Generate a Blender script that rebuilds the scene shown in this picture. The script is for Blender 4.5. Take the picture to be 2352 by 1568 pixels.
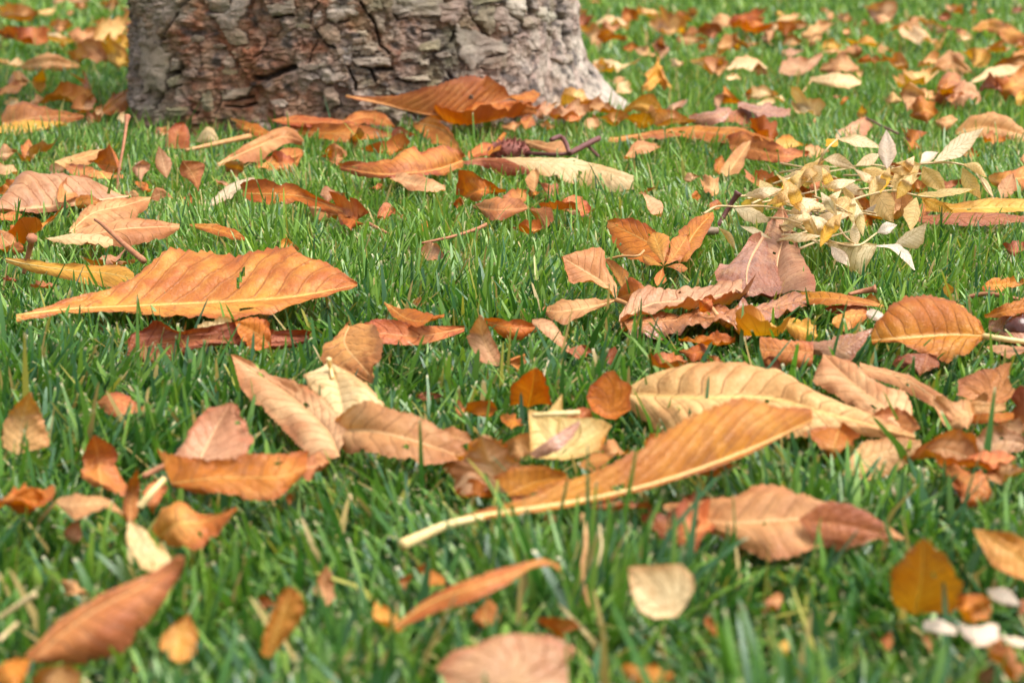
import bpy, math, random
import numpy as np
from mathutils import Vector

for o in list(bpy.data.objects):
    bpy.data.objects.remove(o, do_unlink=True)
rnd = random.Random(11)
rng = np.random.default_rng(5)
sc = bpy.context.scene
COL = sc.collection

# ------------------------------------------------------------------ camera
CAM_H, FPX, PITCH = 0.25, 4200.0, math.atan(954 / 4200)   # photo frame taken as 2352 x 1568 units
cam_d = bpy.data.cameras.new('camera')
cam = bpy.data.objects.new('camera', cam_d)
COL.objects.link(cam)
sc.camera = cam
cam.location = (0, 0, CAM_H)
cam.rotation_euler = (math.pi / 2 - PITCH, 0, 0)
cam_d.sensor_width = 36
cam_d.lens = 36 * FPX / 2352
cam_d.clip_start, cam_d.clip_end = 0.02, 400
cam_d.dof.use_dof = True
cam_d.dof.focus_distance = 1.16
cam_d.dof.aperture_fstop = cam_d.lens / 4.6
cam_d.dof.aperture_blades = 7

# ------------------------------------------------------------------ sky, sun, exposure
SUN_EL, SUN_AZ = math.radians(66), math.radians(105)      # azimuth clockwise from +Y
world = bpy.data.worlds.new('World')
sc.world = world
world.use_nodes = True
wn = world.node_tree
bg = wn.nodes['Background']
sky = wn.nodes.new('ShaderNodeTexSky')
sky.sky_type = 'NISHITA'
sky.sun_disc = False
sky.sun_elevation, sky.sun_rotation = SUN_EL, SUN_AZ
sky.air_density, sky.dust_density, sky.ozone_density = 0.8, 4.0, 0.5
veil = wn.nodes.new('ShaderNodeHueSaturation')            # thin white cloud over the whole sky
veil.inputs['Saturation'].default_value = 0.25
wn.links.new(sky.outputs[0], veil.inputs['Color'])
wn.links.new(veil.outputs[0], bg.inputs[0])
bg.inputs[1].default_value = 0.10
sun_d = bpy.data.lights.new('sun', 'SUN')
sun_d.energy = 1.5
sun_d.angle = math.radians(42)
sun_d.color = (1.0, 0.955, 0.895)
sun = bpy.data.objects.new('sun', sun_d)
COL.objects.link(sun)
sv = Vector((math.sin(SUN_AZ) * math.cos(SUN_EL), math.cos(SUN_AZ) * math.cos(SUN_EL), math.sin(SUN_EL)))
sun.rotation_euler = sv.to_track_quat('Z', 'Y').to_euler()
sc.view_settings.view_transform = 'Standard'
sc.view_settings.look = 'None'
sc.view_settings.gamma = 1
sc.view_settings.use_curve_mapping = False
sc.view_settings.exposure = 1.50
sc.cycles.use_denoising = True
sc.cycles.max_bounces = 8
sc.cycles.transparent_max_bounces = 4
sc.cycles.caustics_reflective = sc.cycles.caustics_refractive = False

# ------------------------------------------------------------------ picture-unit <-> place
Z0 = 0.036                                                # height at which leaves rest on the turf
cp, sp = math.cos(PITCH), math.sin(PITCH)
EYE = np.array([0, 0, CAM_H])
REG = {'d': (0, 0, 1), 1: (0, 0, .33985), 2: (780.9, 0, .33985), 3: (1561.9, 0, .33985), 4: (0, 514.5, .33985),
       5: (780.9, 514.5, .33985), 6: (1561.9, 514.5, .33985), 7: (0, 1035.4, .39062), 8: (826.9, 1035.4, .33985),
       9: (1561.9, 1035.4, .33985), 't1': (284.8, 0, .1875), 't2': (643.1, 0, .1875), 't3': (1001.4, 0, .1953)}


def ray(p):
    p = np.asarray(p, float)
    xc, yc = (p[..., 0] - 1176) / FPX, (784 - p[..., 1]) / FPX
    d = np.stack([xc, cp + yc * sp, -sp + yc * cp], -1)
    return d / np.linalg.norm(d, axis=-1, keepdims=True)


def unp(p, h):
    d = ray(p)
    t = (Z0 + np.asarray(h) / 100 - CAM_H) / d[..., 2]
    return EYE + d * t[..., None]


def proj(q):
    q = np.asarray(q, float) - EYE
    f = q[..., 1] * cp - q[..., 2] * sp
    u = q[..., 1] * sp + q[..., 2] * cp
    return np.stack([1176 + FPX * q[..., 0] / f, 784 - FPX * u / f], -1)


def to_d(R, pts):
    ox, oy, s = REG[R]
    return np.array([(ox + x * s, oy + y * s) for x, y in pts], float)


def catmull(P, n_per=12):
    P = np.asarray(P, float)
    if len(P) < 3:
        t = np.linspace(0, 1, n_per + 1)[:, None]
        return P[0] * (1 - t) + P[-1] * t
    Q = np.vstack([2 * P[0] - P[1], P, 2 * P[-1] - P[-2]])
    out = []
    for i in range(1, len(Q) - 2):
        t = np.linspace(0, 1, n_per, endpoint=False)[:, None]
        a, b, c, d = Q[i - 1], Q[i], Q[i + 1], Q[i + 2]
        out.append(.5 * (2 * b + (c - a) * t + (2 * a - 5 * b + 4 * c - d) * t ** 2 + (3 * b - a - 3 * c + d) * t ** 3))
    out.append(P[-1:])
    return np.vstack(out)


def resample(P, s, dim=2):
    d = np.r_[0, np.cumsum(np.linalg.norm(np.diff(P[:, :dim], axis=0), axis=1))]
    d /= max(d[-1], 1e-9)
    return np.stack([np.interp(s, d, P[:, k]) for k in range(P.shape[1])], -1)


# ------------------------------------------------------------------ noise
def vnoise(x, y, seed=0):
    xi, yi = np.floor(x).astype(np.int64), np.floor(y).astype(np.int64)
    fx, fy = x - xi, y - yi
    fx, fy = fx * fx * (3 - 2 * fx), fy * fy * (3 - 2 * fy)

    def h(a, b):
        n = (a * 374761393 + b * 668265263 + seed * 974634077) & 0x7fffffff
        n = ((n ^ (n >> 13)) * 1274126177) & 0x7fffffff
        return ((n ^ (n >> 16)) & 0xffff) / 65535.0
    return (h(xi, yi) * (1 - fx) + h(xi + 1, yi) * fx) * (1 - fy) + (h(xi, yi + 1) * (1 - fx) + h(xi + 1, yi + 1) * fx) * fy


def fbm(x, y, seed=0, o=4, g=.5):
    a, s, t = 1.0, 0, 0
    for i in range(o):
        s = s + a * vnoise(x * 2 ** i, y * 2 ** i, seed + i * 17)
        t += a
        a *= g
    return s / t * 2 - 1


def worley(x, y, seed=0):
    xi, yi = np.floor(x).astype(np.int64), np.floor(y).astype(np.int64)
    f1 = np.full(x.shape, 9.0)
    f2 = np.full(x.shape, 9.0)
    idv = np.zeros(x.shape)

    def h(a, b, k):
        n = (a * 374761393 + b * 668265263 + (seed * 7 + k) * 974634077) & 0x7fffffff
        n = ((n ^ (n >> 13)) * 1274126177) & 0x7fffffff
        return ((n ^ (n >> 16)) & 0xffff) / 65535.0
    for dx in (-1, 0, 1):
        for dy in (-1, 0, 1):
            a, b = xi + dx, yi + dy
            d = np.hypot(a + h(a, b, 1) - x, b + h(a, b, 2) - y)
            cid = h(a, b, 3)
            near = d < f1
            f2 = np.where(near, f1, np.minimum(f2, d))
            idv = np.where(near, cid, idv)
            f1 = np.where(near, d, f1)
    return f1, f2, idv


# ------------------------------------------------------------------ materials
def nodes_of(name):
    m = bpy.data.materials.new(name)
    m.use_nodes = True
    nt = m.node_tree
    nt.nodes.clear()
    return m, nt


class NB:
    def __init__(s, nt):
        s.nt = nt

    def n(s, t, **kw):
        nd = s.nt.nodes.new(t)
        for k, v in kw.items():
            setattr(nd, k, v)
        return nd

    def set(s, sock, v):
        if hasattr(v, 'links') or isinstance(v, bpy.types.NodeSocket):
            s.nt.links.new(v, sock)
        else:
            if sock.type == 'RGBA' and len(v) == 3:
                v = (*v, 1)
            sock.default_value = v

    def math(s, op, a, b=0.0, c=0.0, clamp=False):
        nd = s.n('ShaderNodeMath', operation=op, use_clamp=clamp)
        s.set(nd.inputs[0], a)
        s.set(nd.inputs[1], b)
        s.set(nd.inputs[2], c)
        return nd.outputs[0]

    def mix(s, f, a, b):
        nd = s.n('ShaderNodeMix', data_type='RGBA')
        s.set(nd.inputs['Factor'], f)
        s.set(nd.inputs[6], a)
        s.set(nd.inputs[7], b)
        return nd.outputs[2]

    def noise(s, vec, scale, detail=3, rough=.55):
        nd = s.n('ShaderNodeTexNoise')
        if vec is not None:
            s.set(nd.inputs['Vector'], vec)
        nd.inputs['Scale'].default_value = scale
        nd.inputs['Detail'].default_value = detail
        nd.inputs['Roughness'].default_value = rough
        return nd.outputs['Fac']

    def ramp(s, f, lo, hi):
        nd = s.n('ShaderNodeMapRange', clamp=True)
        s.set(nd.inputs[0], f)
        nd.inputs[1].default_value, nd.inputs[2].default_value = lo, hi
        return nd.outputs[0]

    def attr(s, name):
        return s.n('ShaderNodeAttribute', attribute_name=name)


def leaf_mat(name, A, B, vein, rib, edge, rough=.5, trans=.25, spec=.45):
    """A blade centre colour, B patches and margin, vein / midrib / crisped edge colours."""
    m, nt = nodes_of(name)
    b = NB(nt)
    uu, vp = b.attr('uu').outputs['Fac'], b.attr('vp').outputs['Fac']
    oi = b.n('ShaderNodeObjectInfo')
    tc = b.n('ShaderNodeTexCoord')
    off = b.n('ShaderNodeVectorMath', operation='ADD')
    b.set(off.inputs[0], tc.outputs['Object'])
    sc3 = b.n('ShaderNodeVectorMath', operation='SCALE')
    sc3.inputs[0].default_value = (7.3, 3.1, 5.7)
    b.set(sc3.inputs['Scale'], oi.outputs['Random'])
    b.set(off.inputs[1], sc3.outputs[0])
    v = off.outputs[0]
    big = b.noise(v, 28, 3, .6)
    ss = b.attr('ss').outputs['Fac']
    f = b.math('ADD', b.math('MULTIPLY', b.ramp(big, .36, .64), .62), b.math('ADD', b.math('MULTIPLY', uu, .34), b.math('MULTIPLY', ss, .22)))
    c = b.mix(b.ramp(f, .25, .88), A, B)
    mid = b.noise(v, 190, 4, .7)
    c = b.mix(b.math('MULTIPLY', b.ramp(mid, .5, .78), .45), c, B)
    dry = b.noise(v, 52, 4, .62)
    pale = tuple(min(.9, x * .55 + y) for x, y in zip(A, (.36, .22, .09)))
    c = b.mix(b.math('MULTIPLY', b.ramp(dry, .54, .68), .5), c, pale)
    dkb = tuple(x * .62 for x in B)
    c = b.mix(b.math('MULTIPLY', b.ramp(dry, .44, .32), .55), c, dkb)
    spots = b.noise(v, 520, 2, .5)
    c = b.mix(b.math('MULTIPLY', b.ramp(spots, .68, .74), .5), c, edge)
    blot = b.noise(v, 95, 4, .7)
    c = b.mix(b.math('MULTIPLY', b.ramp(blot, .60, .70), .55), c, edge)
    # side veins: distance to the nearest whole number of vp
    fr = b.math('ABSOLUTE', b.math('SUBTRACT', b.math('FRACT', vp), .5))
    vl = b.ramp(fr, .425, .49)
    c = b.mix(b.math('MULTIPLY', vl, .85), c, tuple(x * .8 for x in vein))
    fine = b.n('ShaderNodeTexVoronoi', feature='DISTANCE_TO_EDGE')
    b.set(fine.inputs['Vector'], v)
    fine.inputs['Scale'].default_value = 420
    net = b.ramp(fine.outputs['Distance'], .09, .0)
    c = b.mix(b.math('MULTIPLY', net, .26), c, vein)
    c = b.mix(b.math('MULTIPLY', b.ramp(uu, .045, .015), .8), c, rib)
    em = b.math('MULTIPLY', b.ramp(b.math('ADD', uu, b.math('MULTIPLY', b.math('SUBTRACT', big, .5), .8)), .80, 1.04), .85)
    c = b.mix(em, c, edge)
    hsv = b.n('ShaderNodeHueSaturation')
    b.set(hsv.inputs['Hue'], b.math('ADD', b.math('MULTIPLY', oi.outputs['Random'], .014), .493))
    b.set(hsv.inputs['Value'], b.math('ADD', b.math('MULTIPLY', b.math('FRACT', b.math('MULTIPLY', oi.outputs['Random'], 13.7)), .26), .87))
    b.set(hsv.inputs['Color'], c)
    c = hsv.outputs[0]
    bump = b.n('ShaderNodeBump')
    bump.inputs['Strength'].default_value = .55
    bump.inputs['Distance'].default_value = .0012
    hgt = b.math('ADD', b.math('ADD', b.math('MULTIPLY', vl, -.5), b.math('MULTIPLY', net, -.22)), b.math('MULTIPLY', b.noise(v, 260, 4, .65), .9))
    b.set(bump.inputs['Height'], hgt)
    p = b.n('ShaderNodeBsdfPrincipled')
    b.set(p.inputs['Base Color'], c)
    b.set(p.inputs['Roughness'], b.math('ADD', b.math('MULTIPLY', mid, .25), rough - .12))
    p.inputs['Specular IOR Level'].default_value = spec * .8
    b.set(p.inputs['Normal'], bump.outputs[0])
    t = b.n('ShaderNodeBsdfTranslucent')
    sat = b.n('ShaderNodeHueSaturation')
    sat.inputs['Saturation'].default_value = 1.25
    b.set(sat.inputs['Color'], c)
    b.set(t.inputs['Color'], sat.outputs[0])
    mx = b.n('ShaderNodeMixShader')
    mx.inputs[0].default_value = trans
    b.set(mx.inputs[1], p.outputs[0])
    b.set(mx.inputs[2], t.outputs[0])
    o = b.n('ShaderNodeOutputMaterial')
    b.set(o.inputs[0], mx.outputs[0])
    return m


def plain_mat(name, A, B, rough=.55, scale=120, spec=.4):
    m, nt = nodes_of(name)
    b = NB(nt)
    tc = b.n('ShaderNodeTexCoord')
    n1 = b.noise(tc.outputs['Object'], scale, 4, .6)
    n2 = b.noise(tc.outputs['Object'], scale * 6, 3, .6)
    c = b.mix(b.ramp(n1, .35, .68), A, B)
    c = b.mix(b.math('MULTIPLY', b.ramp(n2, .55, .75), .35), c, B)
    bump = b.n('ShaderNodeBump')
    bump.inputs['Strength'].default_value = .4
    bump.inputs['Distance'].default_value = .001
    b.set(bump.inputs['Height'], n2)
    p = b.n('ShaderNodeBsdfPrincipled')
    b.set(p.inputs['Base Color'], c)
    p.inputs['Roughness'].default_value = rough
    p.inputs['Specular IOR Level'].default_value = spec
    b.set(p.inputs['Normal'], bump.outputs[0])
    o = b.n('ShaderNodeOutputMaterial')
    b.set(o.inputs[0], p.outputs[0])
    return m


# word used in labels, A, B, vein, midrib, crisped edge, roughness, translucency
PAL = {
    'or': ('orange', (.66, .240, .028), (.46, .115, .014), (.38, .110, .016), (.72, .38, .10), (.38, .090, .018), .45, .32),
    'am': ('amber', (.70, .320, .058), (.50, .150, .026), (.40, .145, .025), (.78, .48, .14), (.40, .115, .026), .45, .28),
    'gb': ('golden brown', (.62, .265, .024), (.42, .125, .012), (.34, .115, .018), (.80, .57, .22), (.34, .10, .026), .45, .32),
    'ru': ('rust', (.62, .235, .056), (.44, .120, .030), (.34, .085, .025), (.68, .34, .12), (.32, .075, .026), .45, .22),
    'he': ('amber and rust', (.66, .280, .048), (.38, .095, .022), (.36, .100, .022), (.74, .44, .13), (.34, .08, .022), .42, .22),
    'py': ('pale yellow', (.90, .700, .340), (.80, .540, .190), (.54, .320, .09), (.88, .64, .28), (.56, .30, .09), .48, .32),
    'rb': ('red brown', (.42, .145, .050), (.28, .080, .032), (.22, .045, .016), (.50, .18, .06), (.24, .048, .018), .42, .22),
    'ta': ('tan', (0.740, 0.400, 0.163), (0.444, 0.176, 0.055), (.40, .175, .06), (.78, .50, .23), (.46, .18, .065), .50, .25),
    'tb': ('brown', (0.580, 0.244, 0.072), (0.341, 0.108, 0.029), (.30, .110, .036), (.66, .38, .16), (.33, .11, .038), .50, .22),
    'pi': ('pinkish tan', (.57, .320, .170), (.42, .180, .078), (.38, .145, .06), (.78, .47, .24), (.42, .14, .06), .40, .20),
    'pc': ('peach', (0.840, 0.524, 0.267), (0.518, 0.220, 0.087), (.46, .200, .07), (.80, .46, .20), (.50, .19, .07), .50, .27),
    'mv': ('mauve', (.44, .225, .135), (.33, .135, .072), (.34, .110, .065), (.66, .36, .19), (.40, .13, .07), .27, .12, .8),
    'cr': ('cream', (.86, .650, .360), (.76, .480, .215), (.54, .300, .10), (.86, .62, .30), (.56, .28, .10), .50, .28),
    'yt': ('yellow tan', (.78, .490, .190), (0.533, 0.256, 0.082), (.38, .180, .045), (.84, .58, .20), (.46, .20, .055), .48, .25),
    'ye': ('yellow', (.80, .470, .085), (.68, .300, .040), (.50, .225, .03), (.84, .60, .20), (.50, .19, .04), .48, .32),
    'st': ('straw', (.94, .800, .530), (.88, .690, .400), (.54, .360, .13), (.62, .44, .20), (.66, .46, .22), .45, .45),
    'sy': ('golden straw', (.88, .650, .300), (.80, .520, .190), (.46, .260, .07), (.54, .34, .12), (.66, .44, .16), .45, .50),
    'wt': ('whitish', (.80, .690, .560), (.70, .540, .400), (.55, .400, .27), (.78, .62, .45), (.62, .42, .28), .45, .2),
    'gr': ('silvery grey', (.62, .500, .340), (.48, .330, .190), (.40, .280, .16), (.62, .46, .28), (.36, .22, .12), .35, .2),
    'wet': ('glossy rust', (.50, .200, .085), (.36, .115, .050), (.22, .065, .030), (.56, .28, .12), (.24, .07, .035), .20, .12, .9),
}
LM = {k: leaf_mat('leaf_' + v[0].replace(' ', '_'), *v[1:]) for k, v in PAL.items()}
RIBM = {k: plain_mat('rib_' + v[0].replace(' ', '_'), v[4], tuple(x * .8 for x in v[4]), .5, 300) for k, v in PAL.items()}
M_PALE = plain_mat('pale_stalk', (.80, .62, .30), (.66, .46, .17), .45, 160)
M_PINKST = plain_mat('reddish_stalk', (.44, .19, .085), (.30, .105, .05), .6, 260)
M_MAROON = plain_mat('maroon_twig', (.17, .060, .050), (.10, .035, .03), .45, 200)
M_TWIG = plain_mat('grey_twig', (.33, .24, .16), (.17, .12, .08), .7, 200)
M_STRAW = plain_mat('dry_stem', (.66, .50, .27), (.50, .34, .15), .5, 200)
M_TANST = plain_mat('tan_stalk', (.58, .32, .13), (.46, .21, .07), .5, 200)
M_HUSK = plain_mat('husk', (.26, .075, .05), (.17, .05, .035), .6, 250)
M_CONKER = plain_mat('conker', (.10, .03, .02), (.06, .018, .012), .2, 60, .6)


# ------------------------------------------------------------------ mesh helpers
def mesh_obj(name, V, F, mat, parent=None, origin=None, smooth=True, attrs=None):
    V = np.asarray(V, float)
    org = np.zeros(3) if origin is None else np.asarray(origin, float)
    me = bpy.data.meshes.new(name)
    me.from_pydata((V - org).tolist(), [], F)
    if smooth:
        me.polygons.foreach_set('use_smooth', [True] * len(me.polygons))
    for k, a in (attrs or {}).items():
        at = me.attributes.new(k, 'FLOAT', 'POINT')
        at.data.foreach_set('value', np.asarray(a, np.float32))
    me.materials.append(mat)
    ob = bpy.data.objects.new(name, me)
    COL.objects.link(ob)
    if parent is not None:
        ob.parent = parent
    else:
        ob.location = org
    return ob


def grid_faces(nr, nc, off=0):
    i, j = np.meshgrid(np.arange(nr - 1), np.arange(nc - 1), indexing='ij')
    a = (i * nc + j).ravel() + off
    return np.stack([a, a + 1, a + nc + 1, a + nc], 1).tolist()


def tube_mesh(P, R, seg=7, wob=0):
    P = np.asarray(P, float)
    n = len(P)
    T = np.gradient(P, axis=0)
    T /= np.linalg.norm(T, axis=1, keepdims=True) + 1e-12
    up = np.array([0.13, .21, 1.0])
    A = np.cross(T, up)
    A /= np.linalg.norm(A, axis=1, keepdims=True) + 1e-12
    B = np.cross(T, A)
    a = np.linspace(0, 2 * np.pi, seg, endpoint=False)
    R = np.broadcast_to(np.asarray(R, float), (n,))
    rr = R[:, None] * (1 + wob * (rng.random((n, seg)) - .5))
    V = P[:, None] + rr[..., None] * (A[:, None] * np.cos(a)[None, :, None] + B[:, None] * np.sin(a)[None, :, None])
    V = V.reshape(-1, 3)
    F = []
    for i in range(n - 1):
        for j in range(seg):
            k = (j + 1) % seg
            F.append((i * seg + j, i * seg + k, (i + 1) * seg + k, (i + 1) * seg + j))
    F.append(tuple(range(seg))[::-1])
    F.append(tuple((n - 1) * seg + j for j in range(seg)))
    return V, F


FIELD = []            # leaf points that press the grass down
THINGS = []           # (object, colour word, shape word, size, centre in picture units, label or None)


def tag(o, label, cat, group=None):
    if label:
        o['label'] = label
    o['category'] = cat
    if group:
        o['group'] = group


PROF = {
    'chestnut': [(0, .03), (.08, .07), (.3, .36), (.5, .72), (.65, .96), (.75, 1), (.86, .82), (.94, .42), (1, .02)],
    'ovate': [(0, .05), (.08, .42), (.25, .92), (.4, 1), (.6, .86), (.8, .5), (.93, .18), (1, .02)],
    'lance': [(0, .04), (.15, .45), (.4, 1), (.6, .9), (.8, .5), (1, .02)],
    'strip': [(0, .15), (.15, .7), (.4, 1), (.7, .85), (.9, .5), (1, .1)],
    'blunt': [(0, .06), (.2, .42), (.5, .85), (.8, 1), (.93, .92), (1, .6)],
}
RATIO = {'chestnut': .42, 'ovate': .62, 'lance': .28, 'strip': .2, 'blunt': .55}
NAME = {'chestnut': 'chestnut_leaf', 'ovate': 'fallen_leaf', 'lance': 'narrow_leaf', 'strip': 'curled_leaf', 'blunt': 'torn_leaf'}


def blade(kind, M, U, D, ku=None, kd=None, bulge=None, wav=.10, rag=.07, teeth=None, nv=None, corr=.035, roll=0.0, maxk=3.2):
    """3-D blade between a midrib and its two edges. Returns V, F, attributes, midrib points, normals, length."""
    M = np.asarray(M, float)
    c = catmull(M, 14)
    plen = np.linalg.norm(np.diff(c[:, :2], axis=0), axis=1).sum()
    ns = int(np.clip(plen / 5.0, 12, 120))
    s = np.linspace(0, 1, ns + 1)
    m = resample(c, s)
    P = unp(m[:, :2], m[:, 2])
    P[:, 2] = np.maximum(P[:, 2], .006)
    L = np.linalg.norm(np.diff(P, axis=0), axis=1).sum()
    prof = PROF[kind]
    f = np.interp(s, [a for a, _ in prof], [b for _, b in prof])
    seed = rnd.randrange(9999)
    sides = []
    wpx = 0
    for E, sg, kk in ((U, 1, ku), (D, -1, kd)):
        E = np.asarray(E, float)
        if E.ndim == 1 or len(E) == 1:
            E = E.reshape(1, 2)
            j = int(np.argmin(np.linalg.norm(m[:, :2] - E[0], axis=1) - f * 8))
            j = int(np.clip(j, ns * .2, ns * .85))
            idx, pts = [j], E
        else:
            Ec = np.vstack([E[:1], *[np.vstack([E[i] * .93 + E[i + 1] * .07, E[i] * .07 + E[i + 1] * .93]) for i in range(len(E) - 1)], E[-1:]])
            pts = resample(Ec, s)
            idx = list(range(ns + 1))
        dr = ray(pts)
        Pm = P[idx]
        t0 = ((Pm - EYE) * dr).sum(1)
        Q0 = EYE + dr * t0[:, None]
        off = Q0 - Pm
        d = np.linalg.norm(off, axis=1)
        jm = int(np.argmax(d))
        pv = pts[jm] - m[idx[jm], :2]
        wpx = max(wpx, np.linalg.norm(pv))
        if kk is None:
            tgt = RATIO[kind] * L / 2
            kk = math.sqrt(max((tgt / max(d[jm], 1e-6)) ** 2 - 1, .05))
            kk = min(kk, maxk) * (abs(pv[1]) / (np.linalg.norm(pv) + 1e-6)) ** 1.5
        Q = Q0 + dr * (sg * d * kk)[:, None]
        Q[:, 2] = np.maximum(Q[:, 2], .012)
        Vv = Q - Pm
        if len(idx) == 1:
            Vs = Vv[0][None] * (f / max(f[idx[0]], .2))[:, None] * (1.12 if kind == 'lance' else 1.0)
        else:
            k5 = np.array([1, 2, 3, 2, 1]) / 9
            Vs = Vv.copy()
            if ns > 20:
                for a in range(3):
                    Vs[2:-2, a] = np.convolve(Vv[:, a], k5, 'valid') * .3 + Vv[2:-2, a] * .7
        sides.append(Vs)
    nu = int(np.clip(wpx / 6, 3, 13))
    T = np.gradient(P, axis=0)
    T /= np.linalg.norm(T, axis=1, keepdims=True) + 1e-12
    if bulge is None:
        bulge = rnd.uniform(.03, .16)
    if nv is None:
        nv = int(np.clip(L / .0095, 8, 17))
    if teeth is None:
        teeth = nv * 2.5
        us = np.linspace(-1, 1, 2 * nu + 1)
    Nmid = None
    bites = {sg: [(rnd.uniform(.25, .95), rnd.uniform(.05, .22) * min(1, .4 + rag * 6), rnd.uniform(.008, .03)) for _ in range(rnd.randrange(1, 4))] for sg in (1, -1)}
    rl = {sg: rnd.uniform(-.25, .55) * min(1.2, max(0, wav - .07) * 9) for sg in (1, -1)}
    amp = {sg: rnd.uniform(.7, 1.5) for sg in (1, -1)}
    grid = np.zeros((ns + 1, 2 * nu + 1, 3))
    uu = np.zeros((ns + 1, 2 * nu + 1))
    vp = np.zeros((ns + 1, 2 * nu + 1))
    hw = np.mean([np.linalg.norm(S, axis=1).max() for S in sides])
    for S, sg in ((sides[0], 1), (sides[1], -1)):
        N = np.cross(T, S) * sg
        N /= np.linalg.norm(N, axis=1, keepdims=True) + 1e-12
        N[N[:, 2] < 0] *= -1
        w = np.linalg.norm(S, axis=1)
        for a in range(nu + 1):
            u = a / nu
            col = nu + sg * a
            edge = 1.0
            if a == nu:
                edge = 1 + .045 * (1 - 2 * np.mod(s * teeth + u * .3, 1)) * min(1, ns / teeth / 1.6) + rag * fbm(s * 9 + sg * 31, s * 0 + seed, seed, 3)
                for s0, dp, ww in bites[sg]:
                    edge = edge - dp * np.exp(-((s - s0) / ww) ** 2)
            elif a == nu - 1:
                edge = 1 + rag * .5 * fbm(s * 9 + sg * 31, s * 0 + seed, seed, 3)
            ph = s * nv - u * nv * .16 * (w / (hw + 1e-9)) ** .5 + .48 * fbm(s * nv * .45 + sg * 5, s * 0 + u * 1.5 + seed, seed + 5, 2)
            tri = np.abs(np.sin(np.pi * ph)) ** .7
            h = bulge * 4 * u * (1 - u) * w + .95 * corr * w * (tri - .6) * math.sin(math.pi * min(u * 1.1, 1)) ** .5
            h = h + amp[sg] * wav * 1.5 * hw * fbm(s * 4.2 + sg * 9.7, s * 0 + u * 2.1 + seed % 97, seed, 3) * u * np.sin(np.pi * np.clip(s, .02, .98)) ** .5
            h = h + wav * .85 * hw * fbm(s * 15 + sg * 3.1, s * 0 + u * 3 + seed % 89, seed + 3, 2) * u ** 3
            h = h + (roll + rl[sg] * (.4 + 1.2 * vnoise(s * 5 + seed, s * 0 + sg, seed))) * hw * max(0, u - .55) ** 2 * 4.5
            grid[:, col] = P + S * (u * edge if np.isscalar(edge) else (u * edge)[:, None]) + N * h[:, None]
            uu[:, col] = u
            vp[:, col] = ph
        Nmid = N if Nmid is None else Nmid + N
    Nmid /= np.linalg.norm(Nmid, axis=1, keepdims=True) + 1e-12
    grid[..., 2] = np.maximum(grid[..., 2], .008)
    V = grid.reshape(-1, 3)
    # tear a few bites out of the margin
    F = grid_faces(ns + 1, 2 * nu + 1)
    if ns > 34 and rnd.random() < .70:
        for _ in range(rnd.randrange(1, 4)):
            hs, hu, hr = rnd.uniform(.3, .9), rnd.uniform(-.9, .9), rnd.uniform(.010, .028)
            ci = np.arange(len(F))
            fi, fj = ci // (2 * nu), ci % (2 * nu)
            dd = np.hypot((fi + .5) / ns - hs, ((fj + .5) / nu - 1 - hu) * .25)
            keep = dd > hr * (1 + .5 * fbm(fi * .9, fj * .9, seed, 2))
            F = [f_ for f_, k_ in zip(F, keep) if k_]
    return V, F, {'uu': uu.ravel(), 'vp': vp.ravel(), 'ss': np.repeat(s, 2 * nu + 1)}, P, Nmid, L, hw


def lf(R, kind, col, M, U, D, label=None, parent=None, name=None, rib=None, group=None, sec=None, **kw):
    s = REG[R][2]
    Md = np.hstack([to_d(R, [q[:2] for q in M]), np.array([[q[2] if len(q) > 2 else .5] for q in M], float)])
    Ud = to_d(R, [U] if not hasattr(U[0], '__len__') else U)
    Dd = to_d(R, [D] if not hasattr(D[0], '__len__') else D)
    V, F, at, P, N, L, hw = blade(kind, Md, Ud, Dd, **kw)
    FIELD.append(V)
    org = P[0]
    if parent is None:
        ob = mesh_obj(name or NAME[kind], V, F, LM[col], None, org, attrs=at)
        tag(ob, label, 'leaf', group)
        root, lorg = ob, org
    else:
        lorg = np.array(parent['_o'])
        ob = mesh_obj(name or 'leaflet', V, F, LM[col], parent, lorg, attrs=at)
        root = ob
    px = np.linalg.norm(np.diff(proj(P), axis=0), axis=1).sum()
    if rib is not False and px > 110:
        r0 = (rib or .0048) * min(L, .2)
        st = np.linspace(0, 1, 18)
        Pr = resample(np.hstack([P, N]), st, 3)
        rr = r0 * (1 - .88 * st)
        VV, FF = tube_mesh(Pr[:, :3] + Pr[:, 3:] * r0 * .1, rr, 6)
        rb = mesh_obj('midrib', VV, FF, RIBM[col], None, lorg if parent is not None else org)
        rb.parent = ob
        rb.location = (0, 0, 0)
    if parent is None:
        pr = proj(V)
        THINGS.append([ob, PAL[col][0], kind, px, pr.mean(0), label, (pr.min(0), pr.max(0))])
    return ob


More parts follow.
